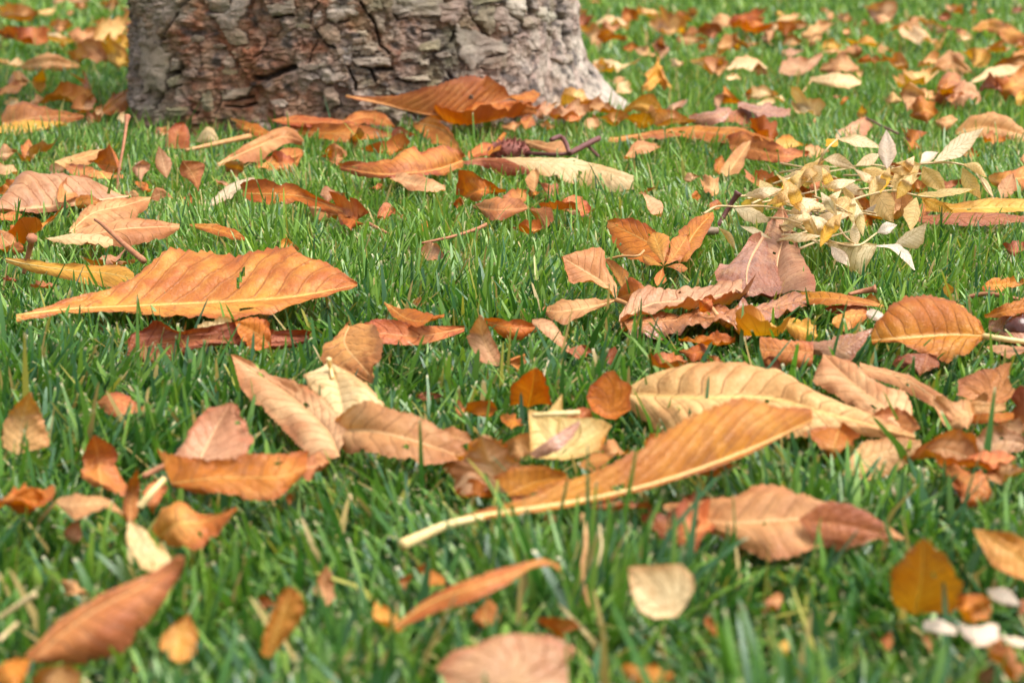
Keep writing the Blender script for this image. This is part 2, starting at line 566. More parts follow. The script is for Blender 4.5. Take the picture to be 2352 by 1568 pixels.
def lobed(R, col, pts, hub, lean, h, label=None, name='maple_leaf', yaw=0, parent=None, group=None, cup=.1, rag=.02):
    """Blade with a free outline on a leaning, slightly cupped surface through the hub."""
    pd, hd = to_d(R, pts), to_d(R, [hub])[0]
    O = unp(hd, h)
    a, y = math.radians(lean), math.radians(yaw)
    n = np.array([math.sin(y) * math.sin(a), -math.cos(y) * math.sin(a), math.cos(a)])
    cl = np.vstack([pd, pd[:1]])
    n_out = int(np.clip(np.linalg.norm(np.diff(cl, axis=0), axis=1).sum() / 4, 40, 220))
    out = resample(cl, np.linspace(0, 1, n_out, endpoint=False))
    seed = rnd.randrange(999)
    tt = np.arange(n_out) / n_out
    rad = 1 + rag * fbm(tt * 60, tt * 0 + .5, seed, 3)
    out = hd + (out - hd) * rad[:, None]
    dr = ray(out)
    t = ((O - EYE) @ n) / (dr @ n)
    Q = EYE + dr * t[:, None]
    rings = 9
    r = np.linspace(0, 1, rings + 1)[1:]
    Rm = np.linalg.norm(Q - O, axis=1).mean()
    ang = np.unwrap(np.arctan2(out[:, 1] - hd[1], out[:, 0] - hd[0]))
    V, uu, vp = [O], [0.0], [.5]
    for q in r:
        w = O + (Q - O) * q
        hh = cup * Rm * q * q + .09 * Rm * fbm(tt * 14 + seed, tt * 0 + q * 3, seed, 3) * q
        V += list(w + n * hh[:, None])
        uu += [max(q, .06)] * n_out
        vp += list(ang * 2.2 + q * 2.0)
    F = [(0, 1 + (j + 1) % n_out, 1 + j) for j in range(n_out)]
    for i in range(rings - 1):
        for j in range(n_out):
            k = (j + 1) % n_out
            F.append((1 + i * n_out + j, 1 + i * n_out + k, 1 + (i + 1) * n_out + k, 1 + (i + 1) * n_out + j))
    V = np.array(V)
    V[:, 2] = np.maximum(V[:, 2], .008)
    FIELD.append(V)
    ob = mesh_obj(name, V, F, LM[col], None, O, attrs={'uu': uu, 'vp': vp})
    tag(ob, label, 'leaf', group)
    pr = proj(V)
    THINGS.append([ob, PAL[col][0], 'lobed', np.ptp(pr[:, 0]), pr.mean(0), label, (pr.min(0), pr.max(0))])
    return ob


def tube(R, pts, r, mat, label=None, name='leaf_stalk', cat='stalk', parent=None, group=None, wob=.12, seg=7, knob=0):
    """Round stem through points (x, y, height cm); r radius in mm, one value or (first, last)."""
    Md = np.hstack([to_d(R, [q[:2] for q in pts]), np.array([[q[2]] for q in pts], float)])
    c = catmull(Md, 8)
    P = unp(c[:, :2], c[:, 2])
    t = np.linspace(0, 1, len(P))
    r0, r1 = r if hasattr(r, '__len__') else (r, r)
    rr = (r0 + (r1 - r0) * t) / 1000
    if knob:
        rr = rr * (1 + knob * np.exp(-((1 - t) / .06) ** 2))
    V, F = tube_mesh(P, rr, seg, wob)
    if parent is not None:
        lorg = np.array(parent['_o'] if '_o' in parent else parent.location)
        ob = mesh_obj(name, V, F, mat, parent, lorg)
        return ob
    ob = mesh_obj(name, V, F, mat, None, P[0])
    tag(ob, label, cat, group)
    return ob


def comp(R, at, h, name, label, cat='leaf', group=None):
    """Root of a leaf made of several leaflets; its parts are parented to it."""
    p = unp(to_d(R, [at])[0], h)
    e = bpy.data.objects.new(name, None)
    e.empty_display_size = .01
    COL.objects.link(e)
    e.location = p
    e['_o'] = [float(x) for x in p]
    tag(e, label, cat, group)
    return e


def q(R, txt):
    """Lesser leaves: 'x0 x1 y0 y1 colour shape' in a region's units. Shapes: - lens lying level, / rising, \\ falling, ^ arched, u standing."""
    for ent in txt.split(';'):
        ent = ent.split()
        if not ent:
            continue
        x0, x1, y0, y1 = map(float, ent[:4])
        col, sh = ent[4], ent[5] if len(ent) > 5 else '-'
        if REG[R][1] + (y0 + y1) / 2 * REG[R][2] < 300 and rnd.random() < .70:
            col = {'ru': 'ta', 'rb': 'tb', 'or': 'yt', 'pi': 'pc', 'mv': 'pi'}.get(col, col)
        xm, ym, w, hgt = (x0 + x1) / 2, (y0 + y1) / 2, x1 - x0, y1 - y0
        yd = REG[R][1] + ym * REG[R][2]
        cmh = max(.25, min(1.9, hgt * REG[R][2] / ((yd + 170) / 22) * .5))      # upright part of its height, cm
        j = lambda a: rnd.uniform(-a, a)
        flip = rnd.random() < .5
        X = (lambda x: x0 + x1 - x) if flip else (lambda x: x)
        kind = rnd.choice(['chestnut', 'chestnut', 'ovate', 'strip' if hgt < .35 * w else 'ovate'])
        if sh == 'u':
            M = [(xm + w * j(.15), y1, .0), (xm + w * j(.15), ym, cmh * .8), (xm + w * (.2 + j(.2)), y0, cmh * 1.7)]
            U, D = [(x0, ym + hgt * j(.15))], [(x1, ym + hgt * j(.15))]
            kind = 'ovate' if kind == 'strip' else kind
        elif sh == '/' or sh == '\\':
            ya, yb = (y1 - .15 * hgt, y0 + .05 * hgt) if sh == '/' else (y0 + .05 * hgt, y1 - .15 * hgt)
            M = [(x0, ya, .3 if sh == '/' else cmh), (xm, ym, .5 + cmh * .4), (x1, yb, cmh if sh == '/' else .3)]
            U, D = [(xm - w * .08 * (1 if sh == '/' else -1), y0 + hgt * .12)], [(xm + w * .08 * (1 if sh == '/' else -1), y1 - hgt * .06)]
            if flip:
                M = M[::-1]
        elif sh == '^':
            M = [(X(x0), y1 - .1 * hgt, .3), (X(xm - w * .05), ym + hgt * .1, .5 + cmh * .5), (X(x1), y1 - .05 * hgt, .3)]
            U, D = [(X(xm + w * .12), y0)], [(X(xm), y1)]
        else:
            M = [(X(x0), ym + hgt * j(.2), .4 + rnd.random() * .5), (xm, ym + hgt * (.1 + j(.12)), .7), (X(x1), ym + hgt * j(.25), .4 + rnd.random() * .5)]
            U, D = [(X(xm + w * .1), y0)], [(X(xm + w * .06), y1)]
        if w * REG[R][2] < 75 and yd > 330:
            M = [(a, c, e - .35) for a, c, e in M]
        M = [(a + w * j(.03), c + hgt * j(.10), e * rnd.uniform(.7, 1.3)) for a, c, e in M]
        lf(R, kind, col, M, U, D, wav=rnd.uniform(.18, .42), rag=rnd.uniform(.10, .24), bulge=rnd.uniform(-.05, .16))

# ------------------------------------------------------------------ ground
def ground_mat():
    m, nt = nodes_of('lawn_soil')
    b = NB(nt)
    tc = b.n('ShaderNodeTexCoord')
    v = tc.outputs['Object']
    n1, n2 = b.noise(v, 60, 5, .65), b.noise(v, 700, 3, .6)
    soil = b.mix(b.ramp(n1, .35, .65), (.030, .022, .014), (.055, .045, .022))
    soil = b.mix(b.math('MULTIPLY', b.ramp(n2, .55, .7), .5), soil, (.16, .11, .05))
    far = b.mix(b.ramp(b.noise(v, 9, 4, .6), .3, .7), (.075, .17, .035), (.11, .21, .05))
    sep = b.n('ShaderNodeSeparateXYZ')
    b.set(sep.inputs[0], v)
    c = b.mix(b.ramp(sep.outputs[1], 6.2, 8.0), soil, far)
    bump = b.n('ShaderNodeBump')
    bump.inputs['Strength'].default_value = .6
    bump.inputs['Distance'].default_value = .004
    b.set(bump.inputs['Height'], n2)
    p = b.n('ShaderNodeBsdfPrincipled')
    b.set(p.inputs['Base Color'], c)
    p.inputs['Roughness'].default_value = .9
    b.set(p.inputs['Normal'], bump.outputs[0])
    o = b.n('ShaderNodeOutputMaterial')
    b.set(o.inputs[0], p.outputs[0])
    return m


gx = np.r_[-90, -40, -15, np.linspace(-4, 4, 90), 15, 40, 90]
gy = np.r_[-60, -20, -5, np.linspace(-1, 9, 110), 20, 50, 140]
GX, GY = np.meshgrid(gx, gy)
GZ = .004 * fbm(GX * 3, GY * 3, 3, 3)
ground = mesh_obj('ground', np.stack([GX, GY, GZ], -1).reshape(-1, 3), grid_faces(len(gy), len(gx)), ground_mat())
ground['kind'] = 'structure'
ground['label'] = 'dark soil and thatch of the lawn under the grass'

# ------------------------------------------------------------------ tree
TCX, TCY, TR = -.190, 2.30, .258


def trunk_r(phi, z):
    """Smooth radius of the trunk: round, a broad buttress towards the viewer's left, a root flare to the right."""
    dp = lambda c: (phi - math.radians(c) + np.pi) % (2 * np.pi) - np.pi
    r = TR - .012 * np.clip(z, 0, 2.4)
    r = r + .045 * np.exp(-(dp(222) / .40) ** 2)
    r = r + .012 * np.exp(-(dp(285) / .5) ** 2)
    r = r + .118 * np.exp(-np.clip(z - .004, -.01, 9) / .050) * np.exp(-(dp(14) / .52) ** 2)
    r = r + .10 * np.exp(-np.clip(z, 0, 9) / .07) * np.exp(-(dp(110) / .5) ** 2)
    r = r + .012 * np.exp(-np.clip(z, 0, 9) / .04)
    r = r + .006 * np.sin(3 * phi + 1) + .005 * np.sin(7 * phi + z * 3)
    return r


def trunk_pt(phi, z, extra=0.0):
    r = trunk_r(phi, z) + extra
    return np.stack([TCX + r * np.cos(phi), TCY + r * np.sin(phi), z + 0 * r], -1)


def on_trunk(pd):
    """Picture unit -> (phi, z) where the line of sight meets the smooth trunk."""
    out = []
    for d in ray(pd):
        t = np.linspace(1.5, 2.75, 900)
        p = EYE + d * t[:, None]
        phi = np.arctan2(p[:, 1] - TCY, p[:, 0] - TCX)
        g = np.hypot(p[:, 0] - TCX, p[:, 1] - TCY) - trunk_r(phi, p[:, 2])
        w = np.where(g < 0)[0]
        k = w[0] if len(w) else int(np.argmin(g))
        out.append((phi[k] % (2 * np.pi), p[k, 2]))
    return np.array(out)


CRACKS = [  # region, polyline, half width (region units), depth mm
    ('t1', [(780, -20), (700, 100), (620, 230), (570, 340), (500, 420), (430, 540), (430, 640)], 30, 12),
    ('t1', [(590, 680), (560, 780), (540, 900), (510, 1060), (440, 1150), (350, 1330)], 22, 9),
    ('t1', [(690, 780), (640, 880), (540, 910)], 28, 10), ('t1', [(1200, 1150), (1190, 1260), (1120, 1390)], 22, 8),
    ('t1', [(1230, 1230), (1400, 1215), (1560, 1190)], 18, 8), ('t1', [(1260, 1300), (1420, 1320), (1600, 1270)], 24, 9),
    ('t1', [(1620, 960), (1750, 960), (1960, 860), (2080, 830)], 48, 12), ('t1', [(1310, -10), (1330, 130)], 12, 6),
    ('t1', [(370, 230), (415, 350)], 14, 6), ('t1', [(880, 440), (910, 530), (945, 700), (940, 820)], 9, 5),
    ('t1', [(1830, 220), (1960, 190), (2080, 200)], 18, 8), ('t1', [(560, 1090), (690, 1050)], 14, 7),
    ('t1', [(1060, 230), (1160, 245)], 10, 6), ('t1', [(770, 940), (800, 1010)], 16, 6), ('t1', [(780, 1330), (850, 1420)], 24, 8),
    ('t1', [(1760, 460), (1840, 460), (1900, 370)], 8, 4), ('t1', [(1740, 470), (1700, 660), (1600, 700)], 9, 4),
    ('t2', [(460, 510), (390, 620), (350, 780), (300, 860)], 11, 7), ('t2', [(420, 350), (500, 450), (580, 560), (680, 600)], 16, 6),
    ('t2', [(980, 30), (1100, 200), (1190, 340), (1230, 560), (1340, 660)], 20, 9), ('t2', [(1180, 850), (1380, 850)], 32, 10),
    ('t2', [(1000, 820), (1120, 860), (1170, 1000)], 22, 9), ('t2', [(1450, 970), (1580, 1015), (1860, 1000)], 16, 8),
    ('t2', [(1380, 150), (1450, 245), (1580, 215), (1920, 205)], 12, 6), ('t2', [(600, 250), (700, 285), (850, 255)], 14, 7),
    ('t2', [(830, 820), (870, 920), (920, 1010), (930, 1110)], 20, 9), ('t2', [(910, 590), (970, 620)], 26, 9),
    ('t2', [(1130, 630), (1200, 650)], 18, 8), ('t2', [(480, 50), (380, 150), (370, 300)], 12, 6), ('t2', [(740, 380), (740, 500)], 9, 4),
    ('t2', [(1550, 780), (1700, 780), (1820, 820)], 12, 5), ('t2', [(1860, 650), (1960, 640)], 8, 4),
    ('t3', [(370, 30), (390, 180), (480, 280), (600, 430)], 16, 8), ('t3', [(540, 50), (680, 20), (790, 30), (840, 160), (990, 245)], 11, 6),
    ('t3', [(1090, 40), (1130, 160)], 24, 9), ('t3', [(1470, 190), (1420, 300)], 38, 13), ('t3', [(1520, 230), (1540, 400), (1575, 620)], 32, 14),
    ('t3', [(1400, 420), (1410, 600)], 14, 7), ('t3', [(1765, 740), (1790, 810), (1850, 890)], 34, 13), ('t3', [(1935, 940), (1950, 1030)], 18, 7),
    ('t3', [(230, 390), (190, 490)], 36, 10), ('t3', [(1310, 380), (1350, 430)], 30, 9), ('t3', [(1640, 600), (1630, 900), (1640, 1060)], 8, 5),
    ('t3', [(440, 790), (560, 690), (700, 650)], 10, 5), ('t3', [(160, 870), (190, 930)], 26, 8), ('t3', [(0, 600), (80, 610)], 10, 5),
    ('t3', [(1000, 250), (1060, 190), (1180, 200), (1240, 250)], 10, 5), ('t3', [(850, 300), (880, 400), (1000, 400)], 9, 4),
    ('t3', [(650, 250), (700, 100)], 8, 4), ('t3', [(1150, 600), (1200, 600)], 14, 4), ('t3', [(1040, 960), (1110, 900)], 14, 5),
    ('t3', [(1010, 640), (1020, 760)], 7, 3), ('t3', [(280, 900), (340, 780)], 7, 3),
]


def bark(phi, z, X):
    """Height (m) and albedo of the bark; X picture units of each point."""
    u = phi * .30
    wu, wz = u + .030 * fbm(u * 26, z * 26, 1, 4), z + .024 * fbm(u * 26, z * 30, 2, 4)
    f1, f2, cid = worley(wu * 21 + 9, wz * 24, 4)
    g1, g2, cid2 = worley(wu * 75, wz * 90, 5)
    edge = np.clip((f2 - f1) / .10, 0, 1)
    edge2 = np.clip((g2 - g1) / .12, 0, 1)
    lev = np.where(cid < .3, -.0028, np.where(cid > .75, .0022, .0))
    # right flank below: smooth fibrous wood; far less flaking
    smooth = np.clip((X[..., 0] - 1090) / 160, 0, 1) * np.clip((X[..., 1] - 40) / 60, 0, 1)
    smooth = np.where((phi % (2 * np.pi)) < 1.2, np.maximum(smooth, .8), smooth)
    h = lev * (.35 + .65 * edge) * (1 - .8 * smooth)
    h = h - .0016 * (1 - edge) ** 1.5 * (1 - .75 * smooth) - .0014 * (1 - edge2) * (cid2 > .6) * (1 - .5 * smooth)
    stri = fbm(u * 55, z * 420 + 2 * fbm(u * 60, z * 60, 8, 2), 6, 3)
    h = h + .0019 * (np.abs(stri) * 2 - .6) * (1 - smooth) + .0042 * (1 - .6 * smooth) * fbm(u * 120, z * 150, 7, 4) + .0062 * fbm(u * 34, z * 30, 9, 5) - .0040 * np.clip(np.abs(fbm(u * 34, z * 40, 25, 4)) * -9 + .9, 0, 1) * (1 - smooth)
    h = h + smooth * (.0032 * fbm(u * 130 + z * 30, z * 28, 10, 4) + .002 * fbm(u * 50, z * 60, 13, 3))
    # albedo
    grey, tanb = np.array([.30, .240, .205]), np.array([.36, .265, .205])
    red, redd = np.array([.33, .125, .062]), np.array([.42, .235, .145])
    white, green = np.array([.58, .49, .40]), np.array([.17, .165, .07])
    nz = 1.5 * fbm(u * 45, z * 55, 11, 5)[..., None]
    c = grey + (tanb - grey) * np.clip(.5 + nz * 1.3, 0, 1)
    xr = X[..., 0]
    redz = np.exp(-((xr - 620) / 170) ** 2) * .85 + .45 * np.exp(-((xr - 470) / 90) ** 2) + .12
    mr = np.clip(redz + .9 * fbm(u * 30, z * 34, 12, 3) - .25 * (cid > .75) + .15 * (cid < .3), 0, 1) * (1 - .75 * smooth)
    rr = red + (redd - red) * np.clip(.5 + 1.4 * fbm(u * 80, z * 90, 14, 3), 0, 1)[..., None]
    c = c + (rr - c) * mr[..., None]
    pale = np.clip(smooth * .66 + 1.25 * fbm(u * 38, z * 46, 15, 4) - .18 + .25 * np.clip((xr - 1270) / 90, 0, 1), 0, .95)
    c = c + (white - c) * pale[..., None]
    pk = np.clip(smooth * (.15 + 1.2 * fbm(u * 70, z * 40, 16, 3)), 0, .6)
    c = c + (np.array([.46, .31, .26]) - c) * pk[..., None]
    gz = np.clip(.85 * fbm(u * 26, z * 30, 18, 4) + .30 * np.exp(-((xr - 960) / 190) ** 2) + .25 * np.exp(-((xr - 370) / 90) ** 2) - .08, 0, .75) * (1 - .75 * smooth)
    c = c + (green - c) * gz[..., None]
    dk = np.clip(2.6 * fbm(u * 62, z * 90, 19, 4) - .45, 0, .85)
    c = c + (np.array([.09, .075, .07]) - c) * dk[..., None]
    c = c * (1.0 * (.70 + .60 * vnoise(u * 420, z * 520, 20)))[..., None]
    return h, c


nphi_f, nphi_b = 720, 44
phi = np.r_[np.linspace(math.radians(168), math.radians(388), nphi_f), np.linspace(math.radians(388), math.radians(528), nphi_b)[1:]]
zz = np.r_[np.linspace(-.02, .018, 12)[:-1], np.linspace(.018, .205, 185), np.linspace(.205, .52, 50)[1:], np.linspace(.52, 2.6, 40)[1:]]
PH, ZZ = np.meshgrid(phi, zz)
X = proj(trunk_pt(PH, ZZ))
H, Cc = bark(PH, ZZ, X)
front = (PH < math.radians(388)) & (ZZ < .24)
for R_, pl, w_, dep in CRACKS:
    pd = to_d(R_, pl)
    w_ = w_ * REG[R_][2]
    lo, hi = pd.min(0) - 3 * w_, pd.max(0) + 3 * w_
    sel = front & (X[..., 0] > lo[0]) & (X[..., 0] < hi[0]) & (X[..., 1] > lo[1]) & (X[..., 1] < hi[1])
    if not sel.any():
        continue
    pt = X[sel]
    wob = 2.2 * np.stack([fbm(pt[:, 0] / 9, pt[:, 1] / 9, 21, 2), fbm(pt[:, 0] / 9, pt[:, 1] / 9, 22, 2)], -1)
    pt = pt + wob
    dm = np.full(len(pt), 1e9)
    for a, b_ in zip(pd[:-1], pd[1:]):
        e = b_ - a
        t = np.clip(((pt - a) @ e) / (e @ e + 1e-9), 0, 1)
        dm = np.minimum(dm, np.linalg.norm(pt - a - t[:, None] * e, axis=1))
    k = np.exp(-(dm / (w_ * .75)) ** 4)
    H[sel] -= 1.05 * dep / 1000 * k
    crack_shade = np.array([.035, .027, .022])  # shade of the cracks, painted near black into the bark colour
    Cc[sel] += (crack_shade - Cc[sel]) * (.92 * k)[:, None]
Rr = trunk_r(PH, ZZ) + H
TV = np.stack([TCX + Rr * np.cos(PH), TCY + Rr * np.sin(PH), ZZ], -1)


def bark_mat(name='bark'):
    m, nt = nodes_of(name)
    b = NB(nt)
    at = b.attr('bark_tone')
    tc = b.n('ShaderNodeTexCoord')
    n1, n2 = b.noise(tc.outputs['Object'], 420, 4, .65), b.noise(tc.outputs['Object'], 1500, 2, .6)
    c = b.mix(b.math('MULTIPLY', b.ramp(n1, .52, .74), .45), at.outputs['Color'], (.10, .075, .055))
    c = b.mix(b.math('MULTIPLY', b.ramp(n1, .42, .26), .3), c, (.50, .43, .36))
    bump = b.n('ShaderNodeBump')
    bump.inputs['Strength'].default_value = .9
    bump.inputs['Distance'].default_value = .003
    b.set(bump.inputs['Height'], b.math('ADD', n1, b.math('MULTIPLY', n2, .4)))
    p = b.n('ShaderNodeBsdfPrincipled')
    b.set(p.inputs['Base Color'], c)
    p.inputs['Roughness'].default_value = .82
    p.inputs['Specular IOR Level'].default_value = .25
    b.set(p.inputs['Normal'], bump.outputs[0])
    o = b.n('ShaderNodeOutputMaterial')
    b.set(o.inputs[0], p.outputs[0])
    return m


def tone_attr(ob, C):
    at = ob.data.attributes.new('bark_tone', 'FLOAT_COLOR', 'POINT')
    at.data.foreach_set('color', np.hstack([np.asarray(C).reshape(-1, 3), np.ones((np.asarray(C).reshape(-1, 3).shape[0], 1))]).astype(np.float32).ravel())


BARK = bark_mat()
tree = bpy.data.objects.new('chestnut_tree', None)
COL.objects.link(tree)
TORG = np.array([TCX, TCY, 0.0])
tree.location = TORG
tree['_o'] = TORG.tolist()
tag(tree, 'thick old tree trunk with flaking grey and reddish bark standing in the lawn', 'tree')
trunk = mesh_obj('trunk', TV.reshape(-1, 3), grid_faces(len(zz), len(phi)), BARK, tree, TORG)
tone_attr(trunk, Cc)

PLATES = [  # region, outline, lift mm, tint r g b, share of tint
    ('t1', [(200, 200), (380, 190), (420, 350), (500, 370), (440, 500), (420, 560), (330, 640), (200, 560)], 4, (.34, .27, .215)),
    ('t1', [(390, -20), (740, -20), (620, 200), (570, 330), (430, 340), (380, 230), (400, 100)], 5, (.36, .28, .235)),
    ('t1', [(180, 580), (420, 560), (560, 660), (530, 860), (500, 1050), (470, 1120), (280, 1110), (200, 900)], 4, (.37, .30, .225)),
    ('t1', [(1050, 170), (1200, 180), (1320, 110), (1330, -20), (1540, -20), (1500, 130), (1440, 220), (1380, 330), (1300, 360), (1190, 350), (1140, 250)], 6, (.46, .38, .31)),
    ('t1', [(1050, -20), (1300, -20), (1300, 130), (1180, 160), (1060, 120)], 5, (.40, .33, .26)),
    ('t1', [(1210, 380), (1380, 350), (1500, 430), (1500, 540), (1400, 570), (1290, 530)], 4, (.34, .29, .21)),
    ('t1', [(1180, 1110), (1560, 1070), (1500, 1160), (1340, 1220), (1230, 1230)], 6, (.40, .33, .24)),
    ('t1', [(960, 1150), (1060, 1110), (1090, 1200), (1110, 1380), (1000, 1370), (960, 1280)], 6, (.31, .28, .17)),
    ('t1', [(520, 1330), (780, 1310), (770, 1400), (600, 1480), (520, 1440)], 5, (.27, .25, .13)),
    ('t1', [(530, 980), (680, 920), (660, 1030), (560, 1080)], 5, (.33, .29, .18)),
    ('t1', [(600, 720), (700, 740), (660, 840), (580, 870)], 4, (.36, .29, .22)),
    ('t1', [(1740, 80), (1960, 20), (2080, 0), (2090, 150), (1960, 190), (1820, 200)], 6, (.40, .33, .25)),
    ('t1', [(1310, 640), (1520, 580), (1520, 640), (1400, 690)], 3, (.42, .32, .22)),
    ('t1', [(1210, 760), (1290, 690), (1370, 720), (1350, 830), (1260, 840)], 2, (.52, .40, .31)),
    ('t1', [(700, 570), (860, 520), (840, 570), (720, 620)], 3, (.34, .25, .19)),
    ('t1', [(730, 900), (850, 840), (910, 880), (880, 950), (790, 960)], 3, (.40, .28, .21)),
    ('t2', [(580, 50), (600, -20), (940, -20), (960, 160), (900, 200), (690, 270), (580, 230)], 6, (.60, .50, .41)),
    ('t2', [(410, 200), (500, 130), (520, 190), (430, 310)], 4, (.60, .52, .44)),
    ('t2', [(470, 340), (620, 280), (740, 400), (750, 500), (680, 560), (590, 550), (500, 440)], 4, (.38, .27, .18)),
    ('t2', [(500, 860), (560, 790), (700, 860), (820, 930), (740, 990), (650, 1030), (520, 1000)], 7, (.54, .43, .34)),
    ('t2', [(540, 1080), (640, 1060), (720, 1150), (730, 1280), (620, 1340), (540, 1320)], 6, (.33, .235, .165)),
    ('t2', [(930, 390), (1060, 380), (1080, 440), (1000, 470)], 5, (.46, .38, .27)),
    ('t2', [(970, 590), (1100, 500), (1200, 540), (1180, 650), (1080, 690), (990, 670)], 4, (.36, .29, .21)),
    ('t2', [(900, 720), (1330, 690), (1350, 800), (1140, 820), (930, 810)], 5, (.42, .34, .27)),
    ('t2', [(740, 600), (880, 580), (870, 780), (790, 800), (740, 720)], 3, (.32, .28, .26)),
    ('t2', [(1280, -20), (1600, -20), (1960, -20), (1960, 190), (1560, 220), (1430, 180), (1290, 130)], 4, (.33, .275, .225)),
    ('t2', [(1150, 180), (1280, 230), (1280, 400), (1200, 390)], 4, (.31, .25, .18)),
    ('t2', [(1480, 960), (1800, 920), (1850, 990), (1620, 1005)], 4, (.36, .30, .22)),
    ('t2', [(1700, 740), (1830, 730), (1820, 800), (1720, 810)], 4, (.38, .31, .25)),
    ('t2', [(1650, 560), (1960, 480), (1960, 620), (1700, 630)], 3, (.29, .25, .15)),
    ('t2', [(1360, 650), (1620, 640), (1640, 720), (1420, 740)], 3, (.34, .28, .21)),
    ('t2', [(1020, 40), (1250, 20), (1260, 120), (1080, 170)], 4, (.32, .26, .18)),
    ('t3', [(400, 120), (560, 50), (700, 60), (680, 180), (690, 380), (620, 410), (540, 330), (430, 220)], 6, (.29, .255, .165)),
    ('t3', [(650, 200), (720, 80), (820, 90), (860, 200), (980, 250), (940, 380), (860, 420), (820, 300), (740, 290)], 4, (.40, .31, .255)),
    ('t3', [(790, 20), (1050, -20), (1060, 110), (1000, 240), (900, 190), (850, 130)], 6, (.52, .45, .36)),
    ('t3', [(1130, 120), (1300, 80), (1420, 200), (1330, 280), (1230, 250)], 5, (.54, .49, .38)),
    ('t3', [(240, 300), (330, 300), (600, 420), (800, 520), (820, 620), (620, 640), (420, 820), (330, 760), (270, 580)], 3, (.42, .355, .29)),
    ('t3', [(1000, 230), (1160, 190), (1240, 240), (1180, 320), (1040, 330)], 4, (.42, .32, .25)),
    ('t3', [(400, -20), (800, -20), (780, 20), (560, 40), (410, 90)], 5, (.26, .235, .135)),
    ('t3', [(460, 790), (570, 690), (830, 650), (820, 780), (640, 830)], 3, (.27, .205, .15)),
    ('t3', [(1360, 680), (1600, 640), (1620, 720), (1500, 760)], 3, (.44, .35, .29)),
    ('t3', [(1690, 800), (1760, 740), (1790, 830), (1730, 890)], 3, (.34, .26, .21)),
    ('t3', [(0, 60), (330, 0), (350, 120), (230, 300), (60, 260)], 3, (.36, .26, .21)),
]
prnd = random.Random(4)
for _ in range(26):                                        # small flakes of the outer bark
    x_, y_, s_ = prnd.uniform(312, 1300), prnd.uniform(-8, 262), prnd.uniform(7, 17)
    if x_ > 1120 and y_ > 90 and prnd.random() < .7:
        continue
    k_, a0 = prnd.randrange(6, 9), prnd.uniform(0, 6)
    g_ = prnd.choice([(.38, .31, .24), (.44, .36, .28), (.32, .26, .20), (.30, .26, .15), (.52, .44, .36), (.40, .24, .17), (.24, .19, .15)])
    PLATES.append(('d', [(x_ + s_ * 1.5 * prnd.uniform(.6, 1.15) * math.cos(a0 + i_ * 6.283 / k_), y_ + s_ * .60 * prnd.uniform(.6, 1.15) * math.sin(a0 + i_ * 6.283 / k_)) for i_ in range(k_)], prnd.uniform(1.2, 2.6), g_))
for pi_, (R_, pl, lift, tint) in enumerate(PLATES):
    pd = to_d(R_, pl)
    cl = np.vstack([pd, pd[:1]])
    n = 64 if pi_ < 43 else 30
    out = resample(cl, np.linspace(0, 1, n, endpoint=False))
    c0 = out.mean(0)
    tt = np.arange(n)
    out = c0 + (out - c0) * (1 + .16 * fbm(tt * .45, tt * 0 + pi_, 31 + pi_, 3) + .13 * fbm(tt * 1.7, tt * 0 + pi_, 131 + pi_, 2))[:, None]
    pz = on_trunk(np.vstack([out, c0[None]]))
    rim, cen = pz[:-1], pz[-1]
    rows = [np.array([cen])] + [cen + (rim - cen) * f for f in (.2, .38, .55, .7, .83, .93, 1.0)]
    V, C, idx = [], [], []
    lf_mm = lift / 1000 * .62
    for ri, rw in enumerate(rows):
        f = (0, .2, .38, .55, .7, .83, .93, 1.0)[ri]
        ph_, z_ = rw[:, 0], rw[:, 1]
        u = ph_ * .30
        tiltz = (cen[1] - z_) * .10                             # lower lip stands off the trunk
        h = lf_mm * (.12 + .88 * (1 - f ** 3)) + tiltz + .0030 * fbm(u * 110, z_ * 140, 41 + pi_, 4) + .0022 * fbm(u * 50, z_ * 420, 42, 3)
        h = np.maximum(h, .0012) - (.0008 if ri == 7 else 0)
        V += list(trunk_pt(ph_, z_, h))
        tn = np.array(tint)[None] * (.84 + .34 * vnoise(u * 300, z_ * 380, 43))[:, None] * (1 + .38 * fbm(u * 55, z_ * 70, 44 + pi_, 4))[:, None]
        gr = np.clip(1.2 * fbm(u * 45, z_ * 50, 45, 3) - .15, 0, .6)[:, None] * (.3 if tint[0] > .45 else 1)
        tn = tn + (np.array([.20, .19, .09]) - tn) * gr
        Xp = proj(trunk_pt(ph_, z_))
        tn = tn * .72 + bark(ph_, z_, Xp)[1] * .36
        C += list(tn)
    m_ = len(V)
    V += list(trunk_pt(rim[:, 0], rim[:, 1], -.006 + 0 * rim[:, 0]))
    C += [np.array([.16, .11, .08])] * n
    F = [(0, 1 + (j + 1) % n, 1 + j) for j in range(n)]
    for r_ in range(7):
        for j in range(n):
            k = (j + 1) % n
            a = 1 + r_ * n
            F.append((a + j, a + k, a + n + k, a + n + j))
    V = np.array(V)
    nrm = (V[1] - V[0])
    F = [tuple(reversed(f)) for f in F] if np.cross(V[F[0][1]] - V[0], V[F[0][2]] - V[0]) @ (EYE - V[0]) < 0 else F
    pb = mesh_obj('bark_plate', V, F, BARK, None, TORG, attrs=None)
    pb.parent = trunk
    pb.location = (0, 0, 0)
    tone_attr(pb, np.clip(C, .01, .9))

